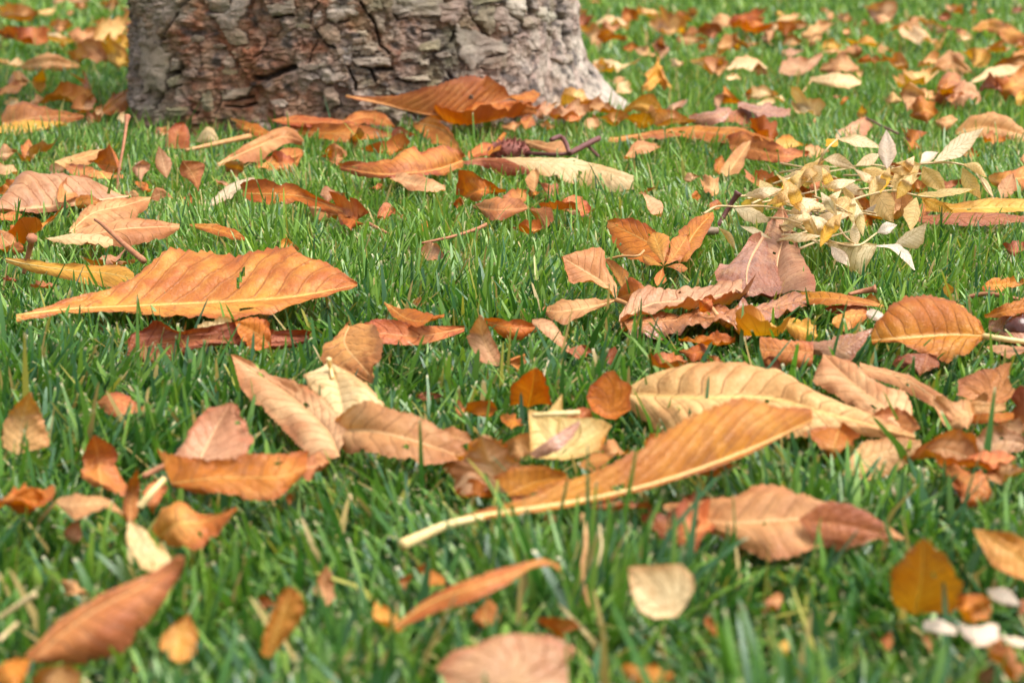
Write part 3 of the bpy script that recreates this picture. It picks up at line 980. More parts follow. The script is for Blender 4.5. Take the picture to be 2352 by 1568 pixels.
# ------------------------------------------------------------------ fallen leaves that read one by one
# the large leaf and its neighbours, left of the middle
lf(4, 'chestnut', 'he', [(110, 620, 1.2), (450, 580, 1.2), (700, 565, 1.2), (1300, 540, 1.2), (1940, 500, 1.6), (2415, 413, 2.0)],
   [(110, 608), (560, 490), (760, 440), (900, 350), (1150, 190), (1450, 195), (1600, 205), (1690, 140), (1870, 165), (1922, 210), (1950, 165), (2150, 235), (2310, 330), (2415, 405)],
   [(110, 636), (450, 605), (850, 600), (1050, 625), (1330, 665), (1600, 650), (1900, 560), (2200, 500), (2415, 425)],
   'largest amber and rust chestnut leaf, flat on the grass with its ragged edge raised', ku=1.6, wav=.07, corr=.05, nv=15, rag=.09, bulge=.04)
lf(4, 'strip', 'ye', [(40, 240, .8), (200, 275, .9), (520, 320, 1.0), (700, 330, 1.1), (910, 370, 1.2)],
   [(40, 230), (300, 265), (520, 290), (720, 285), (850, 290), (910, 340)], [(40, 258), (200, 310), (400, 360), (600, 405), (780, 437), (910, 420)],
   'yellow folded leaf with pale stalk end tucked behind the largest amber leaf')
tube(4, [(640, -30, 2.6), (700, 10, 2.4), (830, 130, 1.7), (975, 250, 1.0)], (.9, 2.1), M_PINKST, 'reddish leaf stalk rising behind the largest amber leaf')
tube(4, [(160, 335, .2), (185, 230, 1.2), (205, 150, 2.0), (215, 95, 2.7)], (1.3, 2.2), M_PINKST, 'short upright pinkish stalk with a knobbed end', knob=.6)
lf(4, 'strip', 'rb', [(860, 870, .2), (1080, 810, .6), (1330, 785, .9), (1650, 790, .8), (2090, 762, .6)],
   [(870, 800), (900, 735), (1120, 685), (1240, 740), (1370, 720), (1560, 690), (1690, 700), (1800, 730), (1950, 735), (2090, 745)],
   [(855, 890), (1000, 960), (1180, 1000), (1250, 880), (1400, 820), (1650, 825), (1850, 850), (2000, 825), (2090, 790)],
   'shrivelled rust red leaf lying below the largest amber leaf', wav=.3, rag=.2)
lf(4, 'ovate', 'or', [(1830, 815, .6), (1720, 730, 1.3), (1590, 660, 1.8)], [(1745, 625)], [(1640, 800)], 'bright orange curl standing on the shrivelled rust leaf', wav=.35)
lf(4, 'ovate', 'cr', [(1350, 740, 1.0), (1470, 690, 1.5), (1570, 665, 1.7)], [(1450, 662)], [(1490, 760)], 'small cream curl beside the bright orange curl', wav=.3)
lf(4, 'ovate', 'ru', [(660, 1205, 0.), (780, 1190, .5), (960, 1260, 0)], [(800, 1152)], [(760, 1290)], 'rust leaf half sunk in the grass beneath the shrivelled leaf')
lf(4, 'chestnut', 'ta', [(120, 1560, 0.), (150, 1330, 1.3), (205, 1130, 2.7)], [(10, 1500), (5, 1400), (25, 1310), (110, 1215), (205, 1130)],
   [(335, 1500), (310, 1370), (255, 1220), (205, 1130)], 'tan leaf standing on end in the grass at the left edge', ku=.4, kd=.4)
lf(4, 'ovate', 'ru', [(670, 1690, 0.), (660, 1560, .8), (630, 1425, 1.8)], [(560, 1560)], [(790, 1545)], 'dull rust leaf upright behind grass blades near the standing tan leaf')
lf(4, 'chestnut', 'pi', [(1290, 1720, .2), (1430, 1430, 1.3), (1560, 1205, 2.5)], [(1160, 1650), (1160, 1568), (1240, 1450), (1330, 1330), (1400, 1240), (1560, 1205)],
   [(1700, 1690), (1700, 1560), (1720, 1470), (1650, 1320), (1600, 1220), (1560, 1205)], 'pinkish tan upright leaf with clear midrib behind the folded orange leaf', ku=.5, kd=.4, rag=.12)
lf('d', 'chestnut', 'pc', [(778, 1048, .3), (745, 985, .6), (660, 905, 1.0), (590, 860, 1.4), (530, 814, 1.9)],
   [(802, 1010), (790, 960), (720, 905), (640, 868), (590, 842), (530, 814)], [(765, 1058), (700, 1040), (650, 985), (600, 940), (562, 905), (542, 860), (530, 814)],
   'peach leaf with dark midrib pointing up and left, in front of the cream fan leaf', kd=1.0, ku=1.4)
tube('d', [(755, 824, 2.3), (759, 845, 1.8), (764, 868, 1.5)], (1.3, .7), M_PALE, 'pale stalk tip standing on the cream fan leaf')
lf('d', 'chestnut', 'cr', [(757, 838, 1.8), (775, 890, 1.2), (792, 985, .6)], [(745, 838), (697, 868), (703, 885), (740, 930), (785, 985)],
   [(770, 838), (815, 858), (882, 925), (855, 950), (805, 985)], 'cream fan shaped leaf with fine ribs and a pale stalk', ku=.8, kd=.8)
lf('d', 'chestnut', 'ta', [(765, 988, .5), (850, 990, 1.2), (950, 1012, 1.0), (1078, 1055, .2)], [(765, 975), (845, 918), (900, 945), (960, 960), (1040, 1005), (1078, 1050)],
   [(765, 1002), (800, 1045), (880, 1050), (980, 1075), (1078, 1060)], 'long tan leaf sloping away to the right of the peach leaf')
lf(5, 'strip', 'ru', [(840, 705, .4), (530, 760, .7), (290, 740, 1.0), (50, 770, 1.1)], [(840, 690), (530, 690), (350, 655), (210, 640), (60, 720)],
   [(840, 725), (650, 800), (470, 820), (290, 815), (40, 830)], 'smooth rust brown leaf bent round behind the ribbed drooping leaf')
lf(5, 'ovate', 'tb', [(60, 690, 1.5), (30, 810, 1.2), (150, 960, .8), (250, 1075, .2)], [(50, 680), (-90, 840), (-130, 940), (30, 1000), (210, 1078)],
   [(230, 680), (290, 790), (300, 870), (240, 980), (260, 1075)], 'brown ribbed leaf drooping over, right of the cream fan leaf', ku=.6, kd=.6, corr=.1)
lf(5, 'ovate', 'or', [(300, 530, 1.2), (450, 640, 1.3), (600, 655, 1.5), (705, 620, 1.7)], [(300, 528), (420, 570), (560, 595), (650, 618), (705, 602)],
   [(300, 540), (360, 640), (450, 702), (560, 692), (650, 655), (705, 640)], 'small orange boat shaped leaf perched on the rust brown leaf')
q(5, '484 555 500 590 ta u')
lf(5, 'chestnut', 'pc', [(1060, 960, .2), (970, 780, 1.3), (945, 612, 2.7)], [(960, 940), (880, 830), (858, 760), (900, 680), (945, 612)],
   [(1112, 955), (1062, 820), (1005, 720), (985, 660), (945, 612)], 'slim peach leaf standing on its end in the middle of the lawn', ku=.4, kd=.4)
lf(5, 'strip', 'or', [(980, 660, .6), (1150, 700, .7), (1360, 700, .5)], [(980, 650), (1090, 655), (1300, 690), (1360, 690)], [(990, 672), (1080, 760), (1220, 785), (1360, 712)],
   'low orange strip of leaf behind the slim standing peach leaf', wav=.25)
lf(5, 'ovate', 'pc', [(1300, 660, 1.3), (1420, 710, 1.2), (1540, 865, .1)], [(1300, 648), (1420, 645), (1500, 740), (1552, 862)], [(1300, 675), (1380, 750), (1450, 800), (1530, 865)],
   'peach leaf hanging over, right of the orange strip')
q(5, '1540 1690 825 945 rb u; 1750 1885 830 955 rb ^; 1135 1265 878 985 ru u; 865 1060 1215 1310 or -; 1090 1230 1290 1375 or \\; 780 860 1200 1290 ru -; 560 720 150 255 pi -; 550 610 140 190 or -; 2100 2330 905 985 ru -')
lf(5, 'blunt', 'or', [(1270, 1240, .2), (1300, 1100, 1.4), (1320, 970, 2.5)], [(1150, 1230), (1155, 1100), (1240, 1020), (1320, 970)], [(1425, 1230), (1412, 1100), (1370, 1000), (1320, 970)],
   'upright orange leaf half hidden by grass in the middle of the lawn', ku=.3, kd=.3)
lobed(5, 'or', [(1790, 1320), (1700, 1270), (1662, 1180), (1690, 1100), (1740, 1060), (1790, 1010), (1850, 995), (1895, 1060), (1945, 1080), (1975, 1110), (1955, 1180), (1965, 1260), (1900, 1300), (1860, 1330)],
      (1815, 1270), 66, .5, 'small dark orange lobed leaf standing beside the wide yellow tan leaf', cup=.3)
lf('d', 'chestnut', 'yt', [(1448, 905, .6), (1600, 915, 1.0), (1760, 915, 1.2), (1900, 950, 1.0), (2102, 1003, .4)],
   [(1448, 888), (1500, 860), (1600, 838), (1700, 838), (1790, 855), (1880, 905), (2000, 950), (2102, 998)], [(1448, 940), (1520, 1000), (1650, 1020), (1800, 1012), (1950, 992), (2102, 1007)],
   'wide yellow tan leaf with dark ribs behind the long golden folded leaf', bulge=.22, corr=.08, wav=.06)
lf('d', 'chestnut', 'gb', [(925, 1250, .2), (1050, 1197, .5), (1300, 1157, .8), (1500, 1112, 1.2), (1700, 1042, 1.7), (1864, 966, 2.3)],
   [(925, 1243), (1080, 1178), (1200, 1145), (1290, 1110), (1420, 1060), (1560, 975), (1640, 930), (1700, 915), (1790, 932), (1864, 938)],
   [(925, 1258), (1050, 1203), (1300, 1165), (1500, 1120), (1700, 1050), (1864, 970)], 'long golden brown leaf folded along its pale midrib, lying slantwise in front',
   ku=.55, wav=.05, rib=.008, corr=.05, bulge=.1, nv=17)
tube('d', [(1110, 1188, .7), (1030, 1205, .55), (975, 1228, .4), (922, 1252, .25)], (1.4, 2.3), M_PALE, 'thick pale stalk end of the long golden folded leaf', wob=.06)
lf('d', 'ovate', 'pc', [(1165, 1130, .2), (1125, 1060, 1.3), (1106, 998, 2.4)], [(1048, 1125), (1045, 1085), (1060, 1045), (1106, 998)], [(1215, 1110), (1195, 1060), (1145, 1012), (1106, 998)],
   'peach leaf standing up left of the pale yellow maple leaf', ku=.5, kd=.4)
lobed(5, 'py', [(1268, 1270), (1400, 1312), (1440, 1250), (1500, 1175), (1505, 1330), (1640, 1338), (1760, 1350), (1835, 1390), (1770, 1480), (1740, 1568), (1500, 1620), (1290, 1600), (1280, 1400)],
      (1440, 1530), 48, .5, 'pale yellow maple leaf with pointed lobes behind the long golden folded leaf', cup=.22, rag=.04)
tube(5, [(1620, 1275, 2.3), (1460, 1282, 2.3), (1300, 1292, 2.2)], (1.2, 1.0), M_PALE, 'straight pale stalk lying across the yellow maple leaf')
lf(5, 'strip', 'mv', [(1285, 1560, .9), (1450, 1480, 1.4), (1620, 1336, 1.9)], [(1280, 1548), (1450, 1425), (1590, 1340), (1620, 1328)], [(1330, 1585), (1480, 1535), (1580, 1435), (1625, 1348)],
   'narrow mauve fold lying over the yellow maple leaf')
lf(8, 'ovate', 'or', [(1000, 290, .5), (1180, 215, .9), (1400, 165, 1.3)], [(900, 180), (1050, 95), (1250, 100), (1400, 150)], [(1000, 300), (1150, 290), (1300, 235), (1400, 180)],
   'orange hollow of a curled leaf inside the long golden folded leaf')
lf(8, 'ovate', 'ru', [(1480, 100, .9), (1590, 60, 1.2), (1710, 40, 1.4)], [(1590, 18)], [(1610, 120)], 'rust curl peeping over the rim of the long golden folded leaf')
lf(8, 'ovate', 'pc', [(640, 240, .2), (760, 190, .7), (880, 250, .4)], [(740, 130)], [(770, 290)], 'peach scrap below the standing peach leaf beside the golden fold')
lf('d', 'ovate', 'pc', [(2098, 1002, .3), (2022, 932, 1.0), (1952, 876, 1.3), (1890, 812, 1.7)], [(2100, 996), (2093, 930), (2086, 908), (2000, 862), (1960, 830), (1890, 812)],
   [(2092, 1006), (2010, 962), (1930, 912), (1866, 876), (1874, 840), (1890, 812)], 'peach finely ribbed leaf resting on the wide yellow tan leaf', corr=.05)
lf('d', 'strip', 'ta', [(1975, 845, 1.5), (2080, 872, 1.3), (2160, 925, 1.0), (2218, 980, .4)], [(1975, 832), (2090, 860), (2172, 912), (2218, 973)], [(1985, 862), (2060, 888), (2148, 938), (2212, 984)],
   'narrow tan strip of leaf curving down from the peach ribbed leaf')
lf(6, 'blunt', 'ru', [(900, 870, .9), (700, 855, 1.1), (540, 845, 1.1)], [(900, 800), (800, 782), (680, 772), (540, 750)], [(890, 965), (750, 962), (620, 960), (535, 930)],
   'rust brown leaf curled toward the viewer behind the peach ribbed leaf', rag=.12, wav=.2)
lf(6, 'chestnut', 'mv', [(800, 835, 1.0), (1060, 850, 1.2), (1200, 785, 1.7), (1302, 705, 2.2)], [(800, 808), (1000, 780), (1150, 740), (1302, 702)], [(880, 880), (1080, 932), (1160, 930), (1232, 830), (1305, 710)],
   'mauve ribbed leaf tip pointing up, right of the curled rust brown leaf')
lf(6, 'ovate', 'gb', [(2062, 755, 1.3), (1800, 752, 1.3), (1500, 775, 1.3), (1295, 785, 1.1)], [(2062, 745), (2010, 650), (1900, 560), (1800, 508), (1600, 493), (1470, 510), (1340, 650), (1295, 730)],
   [(2060, 765), (1950, 862), (1800, 918), (1700, 905), (1600, 872), (1480, 815), (1300, 815)], 'large golden brown oval leaf with yellow rim and long pale stalk', ku=1.0, bulge=.2, nv=9, corr=.06)
tube(6, [(2050, 756, 1.3), (2180, 775, 1.3), (2420, 808, 1.0)], (1.5, 1.3), M_PALE, 'long pale yellow stalk of the large golden oval leaf')
lf(6, 'ovate', 'ye', [(1700, 520, 1.9), (1900, 585, 1.8), (2050, 730, 1.4)], [(1780, 500), (1920, 560), (2060, 735)], [(1700, 570), (1880, 650), (2040, 745)], 'yellow inner half of a leaf curled behind the golden oval leaf', wav=.05)
e = comp(6, (2200, 690), .6, 'split_leaf', 'open brown leaf at the right edge with a dark conker inside')
lf(6, 'ovate', 'or', [(2060, 632, 1.0), (2200, 590, 1.6), (2430, 560, 1.7)], [(2060, 620), (2200, 550), (2430, 450)], [(2090, 650), (2220, 625), (2430, 610)], parent=e)
lf(6, 'ovate', 'mv', [(2085, 690, .5), (2250, 720, .8), (2430, 720, .8)], [(2090, 660), (2250, 615), (2430, 610)], [(2090, 720), (2250, 790), (2430, 800)], parent=e)
lf(6, 'ovate', 'pi', [(2068, 835, .4), (2230, 865, .6), (2430, 850, .6)], [(2250, 815)], [(2270, 905)], 'pinkish leaf lying below the long pale stalk at the right edge')
q(6, '690 925 648 765 ye \\; 1455 1570 885 980 ta /; 2050 2330 370 440 or -; 1770 1830 400 520 ye u; 2200 2330 140 200 rb -; 540 700 895 1010 rb -; 2230 2345 1200 1420 rb -; 2120 2345 1310 1430 pi -; 1775 1890 1230 1390 or u; 0 200 820 900 or -; 200 280 915 970 ru -')
lf(6, 'ovate', 'am', [(1030, 668, .8), (1150, 622, 1.1), (1290, 612, .9)], [(1160, 586)], [(1180, 692)], 'small amber leaf tucked behind the large golden oval leaf')
lf(6, 'ovate', 'wt', [(1250, 600, 1.0), (1330, 615, 1.1), (1395, 640, 1.0)], [(1330, 590)], [(1300, 645)], 'tiny whitish curl behind the large golden oval leaf')
# flattened wet pile
lf('d', 'chestnut', 'pi', [(1778, 690, .3), (1786, 600, 1.1), (1800, 540, 1.7), (1797, 468, 2.5)], [(1695, 692), (1658, 655), (1708, 600), (1748, 560), (1770, 510), (1797, 468)],
   [(1872, 672), (1870, 640), (1848, 590), (1832, 560), (1815, 510), (1797, 468)], 'tall pinkish leaf with pointed top rising from the flattened wet pile', ku=.7, kd=.6, wav=.06)
lf(6, 'ovate', 'mv', [(560, 92, 1.8), (480, 230, 1.4), (448, 350, 1.2), (465, 490, .9)], [(552, 92), (450, 140), (350, 260), (240, 340), (270, 430), (440, 500)],
   [(575, 100), (600, 150), (690, 330), (715, 420), (690, 490), (500, 500)], 'wet mauve leaf with raised cream midrib pasted on the tall pinkish leaf', ku=.9, kd=.9, rib=.008, corr=.12)
lf('d', 'blunt', 'pi', [(1422, 738, .3), (1500, 698, .9), (1600, 690, .9), (1705, 665, 1.0)], [(1425, 720), (1445, 672), (1480, 658), (1560, 665), (1640, 640), (1700, 635)],
   [(1425, 745), (1520, 735), (1600, 735), (1680, 722), (1720, 690)], 'wrinkled pinkish leaf pressed flat, left half of the wet pile', wav=.25, corr=.12)
lf('d', 'blunt', 'wet', [(1425, 748, .2), (1560, 735, .5), (1700, 720, .8), (1850, 688, .8)], [(1425, 736), (1550, 710), (1700, 700), (1850, 672)], [(1430, 756), (1560, 763), (1640, 765), (1750, 747), (1855, 702)],
   'glossy rust layer along the bottom of the flattened wet pile', wav=.3, rag=.14, corr=.1)
lf(6, 'chestnut', 'or', [(1375, 552, .6), (1050, 505, 1.0), (820, 500, .8)], [(1375, 545), (1200, 480), (950, 452), (820, 450)], [(1375, 560), (1200, 548), (1000, 545), (820, 545)],
   'orange leaf stretching right from the flattened wet pile')
lf(6, 'strip', 'rb', [(980, 570, .4), (1150, 575, .5), (1310, 580, .4)], [(1150, 545)], [(1150, 620)], 'dark red brown strip below the orange leaf of the wet pile')
lf(6, 'ovate', 'or', [(130, 590, .9), (165, 540, 1.5), (215, 510, 1.7)], [(130, 520)], [(220, 570)], 'orange ringlet curled up on the wet pile', wav=.4)
tube(6, [(200, 545, 1.4), (270, 640, .8), (330, 705, .2)], (1.0, 1.6), M_TANST, 'brown stalk hanging down the front of the wet pile')
tube(6, [(1140, 475, 1.0), (1230, 455, 1.1), (1322, 438, 1.3)], (1.0, 2.0), M_PINKST, 'reddish brown stalk sticking out right of the wet pile', knob=.4)
tube(6, [(1930, 500, .4), (2060, 472, .7), (2200, 490, .8), (2330, 520, .6)], (1.4, 1.2), M_PINKST, 'pinkish stalk lying behind the large golden oval leaf')
# compound tan leaf left of the pile
e = comp(5, (1870, 512), .4, 'chestnut_leaf', 'tan chestnut leaf of three leaflets joined at a stalk left of the wet pile')
lf(5, 'blunt', 'ta', [(1870, 510, .4), (1780, 400, 1.2), (1640, 312, 1.8), (1500, 222, 2.6)], [(1874, 500), (1872, 400), (1795, 270), (1788, 155), (1690, 165), (1580, 185), (1500, 218)],
   [(1862, 518), (1800, 440), (1700, 402), (1560, 412), (1505, 330), (1496, 226)], parent=e, ku=.8, kd=.6)
lf(5, 'chestnut', 'ta', [(1870, 514, .4), (1700, 560, .8), (1500, 592, .8), (1368, 580, .8)], [(1870, 508), (1700, 510), (1520, 520), (1370, 575)], [(1866, 522), (1700, 590), (1620, 632), (1510, 690), (1420, 640), (1372, 586)], parent=e)
lf(5, 'ovate', 'am', [(1940, 475, .4), (1880, 350, 1.1), (1798, 238, 1.8)], [(1920, 470), (1868, 370), (1790, 240)], [(1962, 465), (1952, 330), (1860, 250), (1802, 238)], parent=e, ku=.4, kd=.4)
tube(5, [(1870, 512, .5), (1940, 540, .6), (2010, 575, .6)], (1.4, 1.0), M_TANST, parent=e, name='stalk')
lf('d', 'chestnut', 'or', [(1548, 598, .5), (1480, 552, 1.3), (1396, 512, 2.0)], [(1545, 578), (1510, 535), (1480, 512), (1440, 503), (1396, 508)], [(1500, 608), (1440, 592), (1415, 572), (1393, 520)],
   'broad orange leaf behind the small palmate leaf', ku=.8)
e = comp(5, (2190, 285), .7, 'palmate_leaf', 'small amber palmate leaf with five ribbed leaflets spread from one point')
lf(5, 'chestnut', 'am', [(2190, 282, .8), (2160, 180, 1.5), (2115, 58, 2.3)], [(2085, 150)], [(2222, 150)], parent=e)
lf(5, 'chestnut', 'am', [(2195, 282, .8), (2270, 200, 1.3), (2345, 80, 2.0)], [(2230, 170)], [(2310, 230)], parent=e)
lf(5, 'chestnut', 'am', [(2185, 285, .8), (2120, 255, .9), (2045, 215, 1.0)], [(2110, 228)], [(2090, 280)], parent=e)
lf(5, 'chestnut', 'am', [(2188, 292, .8), (2170, 335, .5), (2145, 420, .1)], [(2130, 350)], [(2200, 360)], parent=e)
lf(5, 'chestnut', 'am', [(2198, 288, .8), (2270, 285, .9), (2350, 300, .7)], [(2280, 262)], [(2280, 318)], parent=e)
tube(5, [(1795, 242, .9), (1900, 218, 1.2), (2010, 215, 1.3), (2055, 180, 1.5)], (.9, .8), M_TANST, 'thin bent brown stalk in front of the broad orange leaf')
lf('d', 'chestnut', 'or', [(1560, 605, .5), (1592, 540, 1.4), (1638, 487, 2.3)], [(1545, 592), (1558, 530), (1600, 494), (1638, 486)], [(1578, 602), (1612, 560), (1641, 502), (1638, 490)], 'orange leaf standing right of the small palmate leaf', ku=.5, kd=.5)
# leaves against the trunk
lf(2, 'chestnut', 'ru', [(40, 650, 3.2), (300, 705, 2.3), (600, 775, 1.5), (900, 745, 1.9), (1145, 662, 2.6)], [(40, 645), (250, 655), (440, 635), (600, 590), (760, 540), (900, 510), (990, 515), (1060, 560), (1120, 600), (1145, 652)],
   [(40, 658), (300, 715), (600, 790), (900, 765), (1145, 672)], 'large rust leaf propped against the foot of the trunk', ku=.12, corr=.09, wav=.05, rib=.007)
lf(2, 'blunt', 'or', [(620, 805, .5), (900, 835, .8), (1150, 785, 1.0), (1335, 735, 1.1)], [(620, 790), (740, 720), (880, 680), (960, 700), (1080, 690), (1200, 700), (1290, 720), (1335, 730)],
   [(630, 822), (780, 905), (920, 882), (1100, 832), (1220, 792), (1335, 762)], 'deep orange crinkled leaf in front of the large rust leaf by the trunk', wav=.16, corr=.08)
lf(2, 'strip', 'ru', [(1060, 720, 1.9), (1180, 720, 1.9), (1330, 755, 1.5)], [(1070, 680), (1200, 680), (1320, 725)], [(1070, 745), (1180, 790), (1330, 775)], 'crisped rust rim curled over the deep orange crinkled leaf', wav=.3, rag=.2)
lf(2, 'ovate', 'ta', [(890, 740, 1.6), (940, 690, 2.1), (1010, 640, 2.5)], [(900, 645), (985, 605)], [(1000, 740), (1020, 650)], 'small crumpled tan leaf on top of the deep orange leaf', wav=.4)
tube(2, [(965, 655, 2.3), (985, 625, 2.7), (1005, 593, 3.1)], (1.2, 1.0), M_PALE, 'short pale stalk poking up in front of the trunk')
lf(2, 'chestnut', 'or', [(1140, 660, 2.3), (1240, 665, 2.2), (1350, 645, 2.2)], [(1240, 640)], [(1240, 700)], 'small pointed orange leaf at the foot of the trunk')
lf(2, 'strip', 'ru', [(500, 830, .9), (700, 880, .9), (850, 1062, .2)], [(490, 850), (600, 782), (650, 795), (760, 920), (852, 1060)], [(500, 862), (560, 920), (640, 990), (740, 1012), (845, 1068)], 'smooth rust leaf folded in a ridge in front of the trunk', ku=.7, kd=1.2)
lf(2, 'chestnut', 'ru', [(-10, 850, .6), (180, 790, 1.0), (370, 862, .3)], [(-10, 830), (100, 760), (230, 750), (320, 790), (370, 855)], [(0, 870), (180, 860), (370, 870)], 'rust leaf arched over the grass beside the large trunk leaf')
lf(2, 'strip', 'or', [(-330, 890, .5), (0, 905, .7), (360, 920, .5)], [(-330, 860), (-100, 850), (120, 858), (240, 890), (360, 905)], [(-330, 915), (0, 965), (200, 960), (360, 940)], 'long orange ragged leaf lying in front of the trunk', wav=.2, rag=.16)
q(2, '350 525 860 960 rb -; 650 800 640 745 am u; 170 430 970 1060 am -; 60 150 890 1010 ta u; 1235 1310 785 890 am u; -80 40 1010 1090 ta -; 1100 1250 830 870 ru /')
lf(1, 'chestnut', 'or', [(1560, 803, 1.1), (1680, 870, .9), (1900, 925, .4)], [(1560, 798), (1700, 832), (1820, 890), (1900, 915)], [(1590, 850), (1680, 920), (1780, 935), (1900, 932)], 'orange leaf with pointed end lying below the bark, left of the ragged orange leaf')
lf(1, 'ovate', 'ru', [(1840, 812, 1.5), (2050, 822, 1.5), (2400, 835, 1.3)], [(2080, 783)], [(2100, 865)], 'low rust leaf along the foot of the trunk')
# chestnut husk, twig, compound leaf in the middle
e = comp(2, (830, 1092), .6, 'chestnut_leaf', 'chestnut leaf with one amber and one long cream leaflet joined at its middle')
lf(2, 'chestnut', 'cr', [(1090, 1072, .9), (1400, 1092, 1.0), (1700, 1130, .8), (1985, 1222, .5)], [(1090, 1066), (1300, 1062), (1560, 1070), (1750, 1110), (1900, 1155), (1985, 1190)],
   [(1100, 1080), (1250, 1150), (1400, 1202), (1550, 1236), (1750, 1282), (1870, 1302), (1985, 1276)], parent=e, wav=.05, corr=.07, nv=13)
lf(2, 'strip', 'rb', [(835, 1100, .6), (1000, 1085, .8), (1180, 1120, .7), (1335, 1170, .4)], [(840, 1090), (960, 1060), (1110, 1065), (1200, 1112), (1335, 1166)], [(850, 1112), (950, 1120), (1100, 1195), (1250, 1180), (1335, 1176)], parent=e)
lf(2, 'chestnut', 'he', [(825, 1090, .6), (600, 1160, .8), (300, 1180, .8), (0, 1132, .8)], [(820, 1078), (740, 1015), (620, 1000), (540, 1040), (500, 990), (420, 1010), (340, 1080), (200, 1105), (0, 1126)],
   [(830, 1130), (720, 1172), (550, 1187), (300, 1197), (150, 1182), (0, 1140)], parent=e, ku=1.6)
lf(2, 'ovate', 'pc', [(285, 1178, .6), (450, 1232, .5), (600, 1265, .5), (712, 1292, .3)], [(290, 1172), (450, 1186), (600, 1216), (712, 1272)], [(300, 1192), (400, 1262), (500, 1312), (600, 1332), (712, 1310)], 'peach leaf under the amber half of the two part chestnut leaf')
lf(2, 'ovate', 'ru', [(865, 1060, .5), (1020, 1010, 1.0), (1250, 1000, .8)], [(870, 1030), (940, 985), (1080, 970), (1250, 985)], [(870, 1070), (1050, 1065), (1250, 1050)], 'rust leaf lying behind the spiny husk')
lf(2, 'ovate', 'or', [(1000, 1060, .8), (1060, 980, 1.4), (1115, 895, 2.0)], [(1000, 1030), (1050, 960), (1095, 900)], [(1080, 1020), (1110, 960), (1125, 905)], 'orange flap standing left of the spiny husk', ku=.3, kd=.3)
hc = unp(to_d(2, [(1150, 1025)])[0], .9)
th, ph2 = np.meshgrid(np.linspace(0, np.pi, 12), np.linspace(0, 2 * np.pi, 21)[:-1], indexing='ij')
hv = np.stack([.0185 * np.sin(th) * np.cos(ph2), .013 * np.sin(th) * np.sin(ph2), .0105 * np.cos(th)], -1)
hv *= (1 + .08 * fbm(ph2 * 2, th * 2, 51, 3))[..., None]
hF = []
for i in range(11):
    for j in range(20):
        hF.append((i * 20 + j, i * 20 + (j + 1) % 20, (i + 1) * 20 + (j + 1) % 20, (i + 1) * 20 + j))
husk = mesh_obj('seed_husk', hv.reshape(-1, 3) + hc, hF, M_HUSK, None, hc)
tag(husk, 'spiny maroon seed husk lying behind the long cream leaflet', 'seed husk')
SV, SF = [], []
for _ in range(230):
    z_, a_ = rnd.uniform(-.6, 1), rnd.uniform(0, 2 * math.pi)
    nrm = np.array([math.sqrt(1 - z_ * z_) * math.cos(a_), math.sqrt(1 - z_ * z_) * math.sin(a_), z_])
    bp = nrm * np.array([.0185, .013, .0105])
    tip = bp + (nrm + np.array([rnd.uniform(-.3, .3) for _ in range(3)])) * rnd.uniform(.0028, .0050)
    s1 = np.cross(nrm, [.3, .5, .8])
    s1 /= np.linalg.norm(s1)
    s2 = np.cross(nrm, s1)
    k = len(SV)
    SV += [bp + s1 * .0009, bp - s1 * .0005 + s2 * .0008, bp - s1 * .0005 - s2 * .0008, tip]
    SF += [(k, k + 1, k + 3), (k + 1, k + 2, k + 3), (k + 2, k, k + 3)]
spn = mesh_obj('spines', np.array(SV), SF, M_HUSK, husk, np.zeros(3), smooth=False)
spn['kind'] = 'stuff'
tw = comp(2, (1240, 1040), .8, 'forked_twig', 'forked maroon twig lying right of the spiny husk', 'twig')
tube(2, [(1235, 1035, .8), (1340, 1040, .9), (1440, 1045, 1.0), (1545, 1040, 1.1)], (2.0, 1.8), M_MAROON, parent=tw, name='stem')
tube(2, [(1545, 1040, 1.1), (1640, 990, 1.5), (1750, 935, 2.0)], (2.6, 2.9), M_MAROON, parent=tw, name='branch', wob=.2)
tube(2, [(1550, 1035, 1.2), (1530, 975, 1.9), (1490, 925, 2.4), (1430, 945, 2.4)], (2.2, 2.4), M_MAROON, parent=tw, name='branch', wob=.2)
tube(2, [(1670, 985, 1.4), (1700, 1010, 1.1), (1750, 1060, .6)], (1.7, 1.5), M_MAROON, parent=tw, name='branch')
lf(2, 'ovate', 'ta', [(1250, 950, 1.0), (1400, 1000, .9), (1545, 1030, .7)], [(1250, 942), (1400, 965), (1500, 945), (1545, 1020)], [(1270, 990), (1400, 1035), (1545, 1040)], 'tan leaf lying behind the forked maroon twig')
q(2, '830 1070 1170 1330 or ^; 1275 1335 1170 1350 ta u; 1340 1480 1225 1335 rb \\; 1120 1250 1300 1415 am /; 1385 1700 1335 1445 ru ^; 1500 1700 1400 1470 pi \\; 2055 2120 1268 1310 ru /; 250 430 1370 1470 ru ^; 540 600 1490 1568 or u; 765 830 1330 1420 or u; 1180 1360 1530 1590 am -; -10 165 1410 1540 or \\; 210 300 1240 1290 ru -')
lf(2, 'chestnut', 'tb', [(900, 1395, .4), (1080, 1420, .9), (1275, 1405, .5)], [(900, 1385), (1000, 1350), (1110, 1338), (1210, 1370), (1275, 1400)], [(910, 1400), (1020, 1500), (1130, 1470), (1275, 1412)], 'brown oval leaf lying in the grass below the two part chestnut leaf')
lf(2, 'ovate', 'tb', [(1280, 1415, .8), (1360, 1460, .7), (1400, 1545, .1)], [(1285, 1440), (1350, 1540), (1400, 1550)], [(1300, 1410), (1440, 1415), (1450, 1490), (1400, 1550)], 'small brown leaf hanging next to the brown oval leaf')
lf(2, 'chestnut', 'pc', [(2035, 1300, 1.2), (2100, 1370, .8), (2175, 1470, .2)], [(2120, 1340)], [(2075, 1400)], 'slender peach leaf sloping down right of the long cream leaflet')
